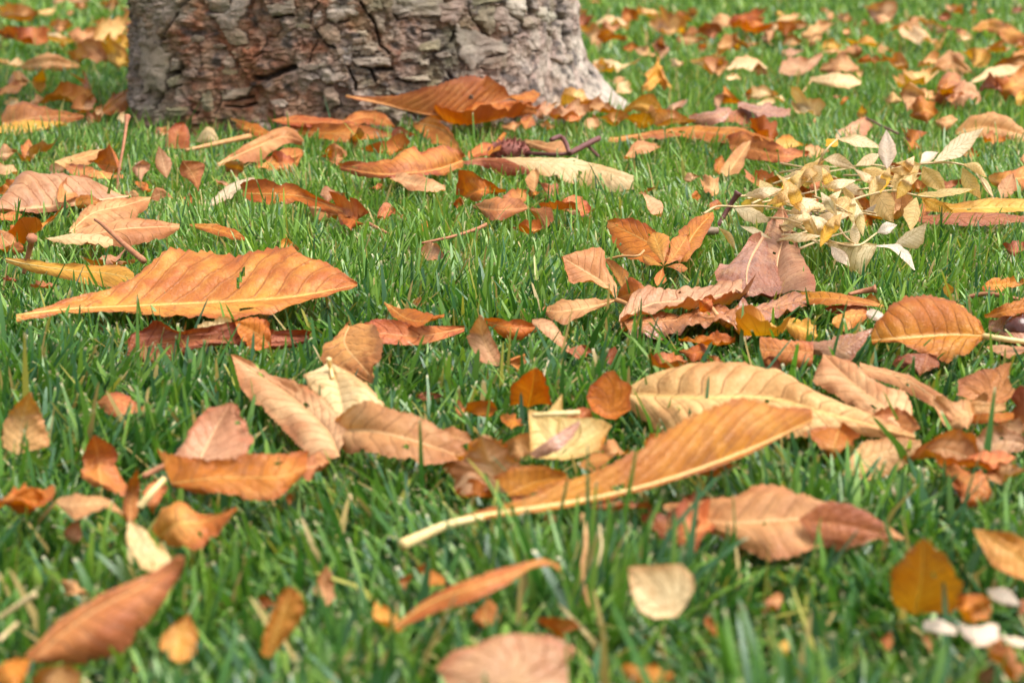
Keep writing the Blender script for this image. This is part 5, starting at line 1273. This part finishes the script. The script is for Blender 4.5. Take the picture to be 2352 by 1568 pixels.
def frond(at, h, label, stems, leaves, extra=7):
    e = comp(3, at, h + .9, 'dry_frond', label, 'dry frond', FG)
    up = lambda pts: [(x, y, z + .8 + .28 * min(z, 2)) for x, y, z in pts]
    for st in stems:
        tube(3, up(st), (1.0, .6), M_STRAW, parent=e, name='stem', wob=.08)
    for col, M, U, D in leaves:
        lf(3, 'lance', col, up(M), U, D, parent=e, rib=.004, wav=.10, bulge=rnd.uniform(.02, .14), nv=9, corr=.03, rag=.03, teeth=3)
    cx, cy, sx, sy_ = at[0], at[1], 170, 75
    for _ in range(extra):
        a, x, y = rnd.uniform(0, 6.28), cx + rnd.uniform(-sx, sx), cy + rnd.uniform(-sy_, sy_) + 30
        ln, wd, z = rnd.uniform(190, 300), rnd.uniform(27, 43), rnd.uniform(.9, 3.4)
        dx, dy = math.cos(a) * ln / 2, math.sin(a) * ln * .42
        dz = -math.sin(a) * 1.3
        px_, py_ = (-dy, dx) if abs(dx) < abs(dy) else (0, 1)
        k_ = wd / math.hypot(px_, py_)
        u_, d_ = (x + px_ * k_, y + py_ * k_), (x - px_ * k_, y - py_ * k_)
        if u_[1] > d_[1]:
            u_, d_ = d_, u_
        lf(3, 'lance', rnd.choice(['st', 'sy', 'sy', 'st', 'cr']), up([(x - dx, y - dy, max(.2, z - dz)), (x, y - 10, z + .5), (x + dx, y + dy, max(.2, z + dz))]), [u_], [d_], parent=e, rib=.004, wav=.06, bulge=rnd.uniform(.02, .14), nv=9, corr=.03, rag=.02, teeth=3)
        x, y, a = cx + rnd.uniform(-sx, sx), cy + rnd.uniform(-sy_, sy_) + 40, rnd.uniform(-.7, .7)
        l2 = rnd.uniform(80, 220)
        tube(3, up([(x - l2 * math.cos(a), y + l2 * math.sin(a) * .6, rnd.uniform(.3, 1.5)), (x, y + rnd.uniform(-30, 10), rnd.uniform(1, 2)), (x + l2 * math.cos(a), y - l2 * math.sin(a) * .6, rnd.uniform(.3, 2))]), (.9, .5), M_STRAW, parent=e, name='stem', wob=.08)
    return e


frond((920, 1180), 1.8, 'straw frond arching up with curled leaflets at the upper left of the heap',
      [[(920, 1180, 1.8), (950, 1080, 3.0), (1000, 1000, 3.9), (1060, 942, 4.4)], [(920, 1180, 1.8), (1000, 1250, 1.2), (1060, 1215, 1.5)], [(880, 1130, 2.2), (990, 1245, 1.2)], [(860, 1150, 2.0), (905, 1240, 1.3), (920, 1330, .7)]],
      [('st', [(1060, 940, 4.3), (1180, 950, 4.0), (1365, 1003, 3.4)], [(1190, 918)], [(1200, 988)]),
       ('sy', [(1065, 945, 4.3), (1020, 960, 3.8), (985, 990, 3.3)], [(1000, 940)], [(1060, 985)]),
       ('st', [(970, 1078, 3.0), (1070, 1085, 2.9), (1192, 1142, 2.5)], [(1060, 1042)], [(1085, 1128)]),
       ('st', [(1005, 1118, 2.7), (960, 1180, 2.0), (905, 1235, 1.5)], [(890, 1150)], [(1012, 1190)]),
       ('sy', [(975, 1085, 2.9), (860, 1130, 2.4), (775, 1300, 1.0)], [(830, 1130)], [(880, 1180)]),
       ('st', [(1350, 1040, 3.0), (1270, 1080, 2.6), (1188, 1120, 2.2)], [(1270, 1045)], [(1290, 1112)]),
       ('wt', [(1400, 1145, 2.2), (1405, 1010, 3.6), (1395, 876, 5.0)], [(1345, 1040)], [(1458, 1030)])])
frond((1380, 1165), 1.8, 'straw frond reaching right with a long leaflet pointing to the upper right',
      [[(1370, 1168, 1.8), (1500, 1128, 2.2), (1630, 1108, 2.5), (1850, 1102, 2.6), (1990, 1160, 2.0), (2110, 1330, .8)]],
      [('st', [(1715, 1098, 2.7), (1860, 1005, 3.6), (2052, 866, 5.0)], [(1840, 955)], [(1915, 1040)]),
       ('wt', [(1625, 1100, 2.6), (1680, 1050, 2.9), (1745, 1030, 3.1)], [(1645, 1035)], [(1705, 1080)]),
       ('sy', [(1622, 1108, 2.5), (1530, 1170, 1.9), (1418, 1265, 1.2)], [(1495, 1130)], [(1565, 1225)]),
       ('sy', [(1640, 1125, 2.4), (1700, 1200, 1.7), (1795, 1305, .9)], [(1640, 1220)], [(1765, 1195)]),
       ('sy', [(1910, 1130, 2.3), (1950, 1230, 1.4), (2032, 1345, .5)], [(1910, 1250)], [(2020, 1255)]),
       ('sy', [(1920, 1112, 2.5), (2010, 1120, 2.5), (2072, 1200, 1.8)], [(2010, 1105)], [(1990, 1155)]),
       ('st', [(2000, 1170, 2.0), (2060, 1230, 1.5), (2122, 1345, .6)], [(2080, 1230)], [(2040, 1240)]),
       ('sy', [(1458, 1105, 2.3), (1530, 1090, 2.5), (1605, 1100, 2.5)], [(1530, 1085)], [(1530, 1115)])])
frond((1080, 1400), .9, 'straw frond with broad golden leaflets lying through the middle of the heap',
      [[(1080, 1400, .9), (1200, 1340, 1.3), (1350, 1300, 1.6), (1450, 1290, 1.7), (1620, 1325, 1.4), (1700, 1330, 1.3)], [(1000, 1240, 1.6), (1120, 1220, 1.7), (1270, 1216, 1.8)]],
      [('sy', [(1240, 1140, 2.3), (1290, 1200, 1.9), (1340, 1275, 1.4)], [(1260, 1210)], [(1335, 1200)]),
       ('sy', [(1428, 1285, 1.8), (1520, 1240, 2.2), (1612, 1200, 2.5)], [(1500, 1208)], [(1545, 1262)]),
       ('sy', [(1285, 1250, 1.9), (1370, 1370, 1.1), (1445, 1505, .3)], [(1295, 1400)], [(1445, 1370)]),
       ('sy', [(1600, 1318, 1.5), (1790, 1305, 1.7), (1995, 1283, 1.8)], [(1780, 1285)], [(1800, 1338)]),
       ('sy', [(1600, 1335, 1.4), (1590, 1440, .8), (1560, 1565, .1)], [(1518, 1460)], [(1622, 1440)]),
       ('ye', [(1625, 1330, 1.3), (1720, 1385, .9), (1845, 1430, .5)], [(1750, 1360)], [(1690, 1410)]),
       ('st', [(1060, 1235, 1.7), (1160, 1270, 1.5), (1265, 1330, 1.1)], [(1170, 1240)], [(1140, 1300)]),
       ('sy', [(1090, 1250, 1.6), (1150, 1340, 1.0), (1240, 1430, .5)], [(1125, 1345)], [(1180, 1330)]),
       ('wt', [(1245, 1425, .9), (1295, 1412, 1.1), (1330, 1378, 1.4)], [(1285, 1400)], [(1300, 1428)]),
       ('sy', [(1230, 1150, 2.2), (1330, 1160, 2.2), (1430, 1220, 1.8)], [(1340, 1140)], [(1330, 1200)])])
frond((700, 1340), 1.0, 'straw frond with a tall oval leaflet at the left end of the heap',
      [[(920, 1352, 1.0), (760, 1335, 1.1), (630, 1300, 1.3)], [(160, 1445, .6), (250, 1396, .9), (360, 1395, .9)], [(610, 1350, 1.1), (580, 1420, .6)]],
      [('st', [(605, 1345, 1.1), (585, 1280, 1.7), (543, 1218, 2.4)], [(545, 1290)], [(632, 1275)]),
       ('sy', [(512, 1315, 1.5), (500, 1370, 1.0), (560, 1440, .4)], [(420, 1385)], [(565, 1380)]),
       ('sy', [(620, 1345, 1.1), (670, 1380, .9), (695, 1440, .4)], [(640, 1400)], [(690, 1370)]),
       ('st', [(358, 1390, .9), (480, 1440, .8), (635, 1505, .5)], [(500, 1412)], [(430, 1475)]),
       ('st', [(440, 1320, 1.0), (480, 1310, 1.2), (520, 1312, 1.3)], [(470, 1300)], [(480, 1325)])])
frond((880, 1530), .5, 'straw frond hanging down in front with a white strip leaflet, lowest of the heap',
      [[(745, 1490, .7), (830, 1540, .6), (890, 1560, .5)], [(880, 1535, .6), (1000, 1625, .7), (1190, 1662, .9), (1330, 1575, 1.1)], [(1060, 1515, .9), (1110, 1590, .8), (1190, 1660, .9)], [(1180, 1660, .9), (1050, 1640, .7), (960, 1600, .7)]],
      [('st', [(1192, 1655, .9), (1185, 1580, 1.4), (1178, 1500, 1.9)], [(1150, 1600)], [(1218, 1600)]),
       ('wt', [(1332, 1572, 1.2), (1400, 1545, 1.4), (1468, 1520, 1.5)], [(1390, 1505)], [(1410, 1575)]),
       ('wt', [(1325, 1660, 1.0), (1460, 1665, .9), (1540, 1740, .4), (1585, 1825, .0)], [(1330, 1655), (1480, 1645), (1560, 1720), (1590, 1825)], [(1330, 1668), (1420, 1680), (1500, 1750), (1580, 1825)]),
       ('st', [(1330, 1662, .9), (1180, 1665, .8), (1000, 1650, .7)], [(1160, 1652)], [(1260, 1790)]),
       ('st', [(1450, 1655, .9), (1560, 1590, 1.4), (1665, 1510, 2.0)], [(1560, 1560)], [(1600, 1670)]),
       ('wt', [(1020, 1665, .7), (1080, 1720, .4), (1145, 1800, .0)], [(1040, 1740)], [(1110, 1700)]),
       ('sy', [(265, 1540, .6), (320, 1590, .5), (375, 1690, .1)], [(320, 1620)], [(345, 1580)]),
       ('st', [(410, 1530, .8), (500, 1570, .8), (620, 1615, .7)], [(500, 1545)], [(520, 1590)])])
tube(3, [(255, 1530, .3), (320, 1420, 1.4), (395, 1300, 2.7)], (1.5, 2.2), M_MAROON, 'short dark maroon stalk sticking up left of the straw heap', name='leaf_stalk', knob=.5)
tube(3, [(720, 1478, .6), (900, 1440, .8), (1090, 1405, .9), (1190, 1395, 1.0)], (3.0, 2.4), M_TWIG, 'long grey brown twig lying under the straw heap', name='twig', cat='twig', wob=.25)
tube(6, [(22, 52, .8), (130, 50, .8), (255, 45, .8)], (3.2, 2.8), M_TWIG, 'short broken grey twig left of the straw heap', name='twig', cat='twig', wob=.25)
tube(3, [(720, 1440, .9), (900, 1390, 1.1), (1080, 1370, 1.2)], (1.3, 1.1), M_PINKST, 'reddish stalk lying along the long grey brown twig')

# ------------------------------------------------------------------ small worn scraps sunk in the turf
for _ in range(14):
    x, y = rnd.uniform(40, 2310), rnd.uniform(430, 1500)
    w = (y + 170) / 22 * rnd.uniform(.9, 2.0)
    hh = w * rnd.uniform(.25, .6)
    q('d', f"{x - w / 2} {x + w / 2} {y - hh / 2} {y + hh / 2} {rnd.choice(['or', 'ru', 'ta', 'pi', 'tb', 'am', 'rb'])} {rnd.choice(['-', '/', 'u', '^'])}")

# ------------------------------------------------------------------ grass
CELL = .005
x0g, y0g, nxg, nyg = -2.4, .25, 960, 1250
zmap = np.full((nxg, nyg), 9.0, np.float32)
for V in FIELD:
    i = ((V[:, 0] - x0g) / CELL).astype(int)
    j = ((V[:, 1] - y0g) / CELL).astype(int)
    ok = (i >= 0) & (i < nxg) & (j >= 0) & (j < nyg)
    np.minimum.at(zmap, (i[ok], j[ok]), V[ok, 2].astype(np.float32))


def dil(z, r):
    o = z.copy()
    for dx in range(-r, r + 1):
        for dy in range(-r, r + 1):
            if dx * dx + dy * dy <= r * r and (dx or dy):
                s = np.roll(np.roll(z, dx, 0), dy, 1)
                np.minimum(o, s, out=o)
    return o


z1 = dil(zmap, 1)
z3 = dil(zmap, 4)


def look(zm, x, y):
    i = np.clip(((x - x0g) / CELL).astype(int), 0, nxg - 1)
    j = np.clip(((y - y0g) / CELL).astype(int), 0, nyg - 1)
    return zm[i, j]


def grass(n, ya, yb, K, wscale, hscale, tips, beyond=0):
    """n blades between depths ya and yb, K segments each."""
    yy = np.sqrt(rng.random(n) * (yb ** 2 - ya ** 2) + ya ** 2)
    half = .28 * yy * 1.22 + .10
    xx = (rng.random(n) * 2 - 1) * half
    if beyond:                                              # the lawn goes on at either side
        yy = rng.uniform(ya, yb, n)
        half = .28 * yy * 1.22 + .10
        xx = np.where(rng.random(n) < .5, -1, 1) * (half + rng.random(n) ** 1.3 * beyond)
    inside = np.hypot(xx - TCX, yy - TCY) < trunk_r(np.arctan2(yy - TCY, xx - TCX), np.full(n, .02)) - .004
    xx, yy = xx[~inside], yy[~inside]
    n = len(xx)
    cl = fbm(xx * 9, yy * 9, 71, 3)
    cl2 = fbm(xx * 28, yy * 28, 72, 2)
    ln = (.0445 + .010 * cl + .009 * cl2) * rng.uniform(.42, 1.32, n) * hscale
    tall = rng.random(n) < .035
    ln = np.where(tall, ln * 1.3, ln)
    az = rng.random(n) * 2 * np.pi
    pref = fbm(xx * 5, yy * 5, 73, 2) * 3 * np.pi
    az = np.where(rng.random(n) < .45, pref + rng.normal(0, .6, n), az)
    lean0 = np.abs(rng.normal(.20, .26, n))
    bend = np.abs(rng.normal(.55, .48, n)) + .5 * (rng.random(n) < .14)
    bend = np.clip(bend, 0, 1.7)
    w = rng.uniform(.0008, .0017, n) * wscale
    flat = rng.random(n) < .16
    w = np.where(flat, w * 1.35, w)
    t = np.array({4: [0, .34, .68, .955, 1], 3: [0, .45, .945, 1], 2: [0, .6, 1]}[K])
    ang = lean0[:, None] + bend[:, None] * t[None] ** 1.3
    am = (ang[:, 1:] + ang[:, :-1]) / 2
    seg = ln[:, None] * np.diff(t)[None]
    hx = np.concatenate([np.zeros((n, 1)), np.cumsum(np.sin(am) * seg, 1)], 1)
    hz = np.concatenate([np.zeros((n, 1)), np.cumsum(np.cos(am) * seg, 1)], 1)
    # leaves hold the turf down; most blades stop under them
    tipx, tipy = xx + np.cos(az) * hx[:, -1], yy + np.sin(az) * hx[:, -1]
    lim = np.minimum(look(z1, xx, yy), look(z1, tipx, tipy)) - .002
    poke = rng.random(n) < .058
    soft = np.minimum(look(z3, xx, yy) + rng.uniform(-.008, .006, n), 9)
    lim = np.where(poke, 9, np.minimum(np.where(lim > 1, 9, lim), np.where(rng.random(n) < .82, np.maximum(soft, .02), 9)))
    k = np.clip(lim / np.maximum(hz.max(1), 1e-4), .12, 1)
    hz = hz * k[:, None]
    hx = hx * (.4 + .6 * k)[:, None]
    tw = az + np.pi / 2 + rng.normal(0, .5, n)
    twr = rng.normal(0, .5, n)
    cut = rng.random(n) < tips
    px = xx[:, None] + np.cos(az)[:, None] * hx
    py = yy[:, None] + np.sin(az)[:, None] * hx
    pz = hz + .001
    prof = np.interp(t, [0, .25, .7, .95, 1], [.75, 1, .85, .42, .10])
    wt = w[:, None] * prof[None]
    wt[:, -1] = np.where(cut, wt[:, -2] * .9, w * .06)
    sa = tw[:, None] + twr[:, None] * t[None]
    sx, sy = np.cos(sa) * wt, np.sin(sa) * wt
    L = np.stack([px - sx, py - sy, pz], -1)
    Rr_ = np.stack([px + sx, py + sy, pz], -1)
    V = np.stack([L, Rr_], 2).reshape(-1, 3)
    base = (np.arange(n) * (K + 1) * 2)[:, None] + (np.arange(K) * 2)[None]
    F = np.stack([base, base + 1, base + 3, base + 2], -1).reshape(-1, 4)
    # blade colour
    pal = np.array([(.052, .145, .026), (.115, .240, .038), (.185, .320, .050), (.060, .150, .060), (.250, .390, .060), (.45, .33, .12), (.34, .32, .06)])
    warm = np.clip(.68 + .9 * fbm(xx * 2.2, yy * 2.2, 74, 2) + .35 * np.exp(-((yy - 1.75) / .55) ** 2) + .25 * np.exp(-np.hypot(xx - .18, yy - 2.1) / .25) + .40 * np.clip((yy - 2.2) / 1.5, 0, 1) - .42 * np.exp(-(np.maximum(yy - .75, 0) / .30) ** 2), 0, 1)
    pr = np.stack([.30 - .20 * warm, .34 + 0 * warm, .12 + .26 * warm, .19 - .13 * warm, .01 + .12 * warm, .045 + 0 * warm, .030 + 0 * warm], 1)
    pr /= pr.sum(1, keepdims=True)
    ci = (rng.random(n)[:, None] > np.cumsum(pr, 1)).sum(1).clip(0, len(pal) - 1)
    bc = pal[ci] * rng.uniform(.78, 1.25, (n, 1))
    C = np.repeat(bc[:, None], K + 1, 1)
    sheath = np.array([.20, .24, .07])
    C = C + (sheath - C) * np.clip(1 - t / .3, 0, 1)[None, :, None] * .35
    tipc = np.array([.62, .52, .30])
    C[:, -1] = np.where(cut[:, None], tipc * rng.uniform(.7, 1.1, (n, 1)), C[:, -1])
    if K >= 3:
        pass
    C = np.repeat(C[:, :, None], 2, 2).reshape(-1, 3)
    return V, F, C


parts = [grass(76000, .30, 1.05, 4, 1.12, .97, .30), grass(118000, 1.05, 1.9, 3, .92, .92, .28), grass(106000, 1.9, 3.2, 2, 1.1, .86, .0), grass(80000, 3.2, 8.2, 2, 3.1, .9, .0), grass(52000, .15, 5.0, 2, 2.2, .9, .0, 1.1)]
nv_ = 0
Vs, Fs, Cs = [], [], []
for V, F, C in parts:
    Vs.append(V)
    Fs.append(F + nv_)
    Cs.append(C)
    nv_ += len(V)
V, F, C = np.vstack(Vs), np.vstack(Fs), np.vstack(Cs)
me = bpy.data.meshes.new('grass')
me.vertices.add(len(V))
me.vertices.foreach_set('co', V.astype(np.float32).ravel())
me.loops.add(F.size)
me.loops.foreach_set('vertex_index', F.astype(np.int32).ravel())
me.polygons.add(len(F))
me.polygons.foreach_set('loop_start', np.arange(0, F.size, 4, dtype=np.int32))
me.polygons.foreach_set('use_smooth', np.ones(len(F), bool))
me.update(calc_edges=True)
at = me.attributes.new('blade_tone', 'FLOAT_COLOR', 'POINT')
at.data.foreach_set('color', np.hstack([C, np.ones((len(C), 1))]).astype(np.float32).ravel())
m, nt = nodes_of('grass_blade')
b = NB(nt)
a = b.attr('blade_tone')
p = b.n('ShaderNodeBsdfPrincipled')
b.set(p.inputs['Base Color'], a.outputs['Color'])
p.inputs['Roughness'].default_value = .36
p.inputs['Specular IOR Level'].default_value = .5
tr = b.n('ShaderNodeBsdfTranslucent')
hs = b.n('ShaderNodeHueSaturation')
hs.inputs['Value'].default_value = 1.25
hs.inputs['Saturation'].default_value = 1.1
b.set(hs.inputs['Color'], a.outputs['Color'])
b.set(tr.inputs['Color'], hs.outputs[0])
mx = b.n('ShaderNodeMixShader')
mx.inputs[0].default_value = .30
b.set(mx.inputs[1], p.outputs[0])
b.set(mx.inputs[2], tr.outputs[0])
o = b.n('ShaderNodeOutputMaterial')
b.set(o.inputs[0], mx.outputs[0])
me.materials.append(m)
gob = bpy.data.objects.new('grass', me)
COL.objects.link(gob)
gob['kind'] = 'stuff'
gob['label'] = 'short mown green lawn grass all round the tree'

# ------------------------------------------------------------------ say which leaf is which
SHAPE = {'chestnut': 'long', 'ovate': 'oval', 'lance': 'narrow', 'strip': 'curled', 'blunt': 'torn', 'lobed': 'lobed'}
MARKS = [  # short name, centre in picture units
    ('the largest amber leaf', 500, 650), ('the golden folded leaf', 1450, 1090), ('the flattened wet pile', 1640, 700),
    ('the straw heap', 2080, 440), ('the spiny husk', 1172, 346), ('the long cream leaflet', 1320, 395), ('the large trunk leaf', 970, 230),
    ('the arched mauve leaf', 1700, 262), ('the golden oval leaf', 2130, 760), ('the cream fan leaf', 785, 905),
    ('the broad pinkish left leaf', 140, 435), ('the broad brown left leaf', 90, 262), ('the rolled brown leaf', 250, 1390),
    ('the slender golden leaf', 1090, 1370), ('the squarish cream leaf', 1518, 1365), ('the tall amber pointed leaf', 2120, 1330),
    ('the long curled orange leaf', 690, 465), ('the small palmate leaf', 1525, 590), ('the folded orange leaf', 530, 1085),
    ('the wide tent leaf', 2275, 285), ('the cream boat leaf', 1920, 190), ('the pinkish scoop leaf', 1840, 148), ('the trunk', 820, 120),
    ('the slim standing peach leaf', 1110, 785), ('the saw toothed leaf', 2270, 885), ('the tan ribbed leaf', 600, 335),
    ('the cream arched back leaf', 2290, 170), ('the whitish leaves', 2260, 1440), ('the red tipped tan leaf', 1770, 1200),
]
seen = set(t[5] for t in THINGS if t[5])
for ob, colw, kind, px, c, lab, bb in sorted([t for t in THINGS if not t[5]], key=lambda t: -t[3]):
    size = 'tiny' if px < 45 else 'small' if px < 90 else 'middling' if px < 160 else 'large'
    ms = sorted(MARKS, key=lambda m_: math.hypot(m_[1] - c[0], (m_[2] - c[1]) * 1.6))
    cand = []
    for nm, mx_, my_ in ms[:7]:
        dx, dy = c[0] - mx_, c[1] - my_
        dist = math.hypot(dx, dy)
        where = ('right of' if dx > 0 else 'left of') if abs(dx) > abs(dy) * 1.3 else ('in front of' if dy > 0 else 'behind')
        far = 'just ' if dist < 130 else '' if dist < 300 else 'well '
        cand.append(f'{size} {colw} {SHAPE[kind]} leaf {far}{where} {nm}')
    for i in range(4):
        for j in range(i + 1, 6):
            cand.append(f'{size} {colw} {SHAPE[kind]} leaf between {ms[i][0]} and {ms[j][0]}')
    cand = cand[:3] + cand[7:] + cand[3:7]
    pick = next((s_ for s_ in cand if s_ not in seen), None)
    if pick is None:
        pick = cand[0]
        ob['group'] = 'look alike ' + colw + ' leaves'
    seen.add(pick)
    ob['label'] = pick
for ob, *_ in THINGS:
    if 'group' not in ob.keys():
        ob['group'] = 'fallen leaves scattered on the lawn'
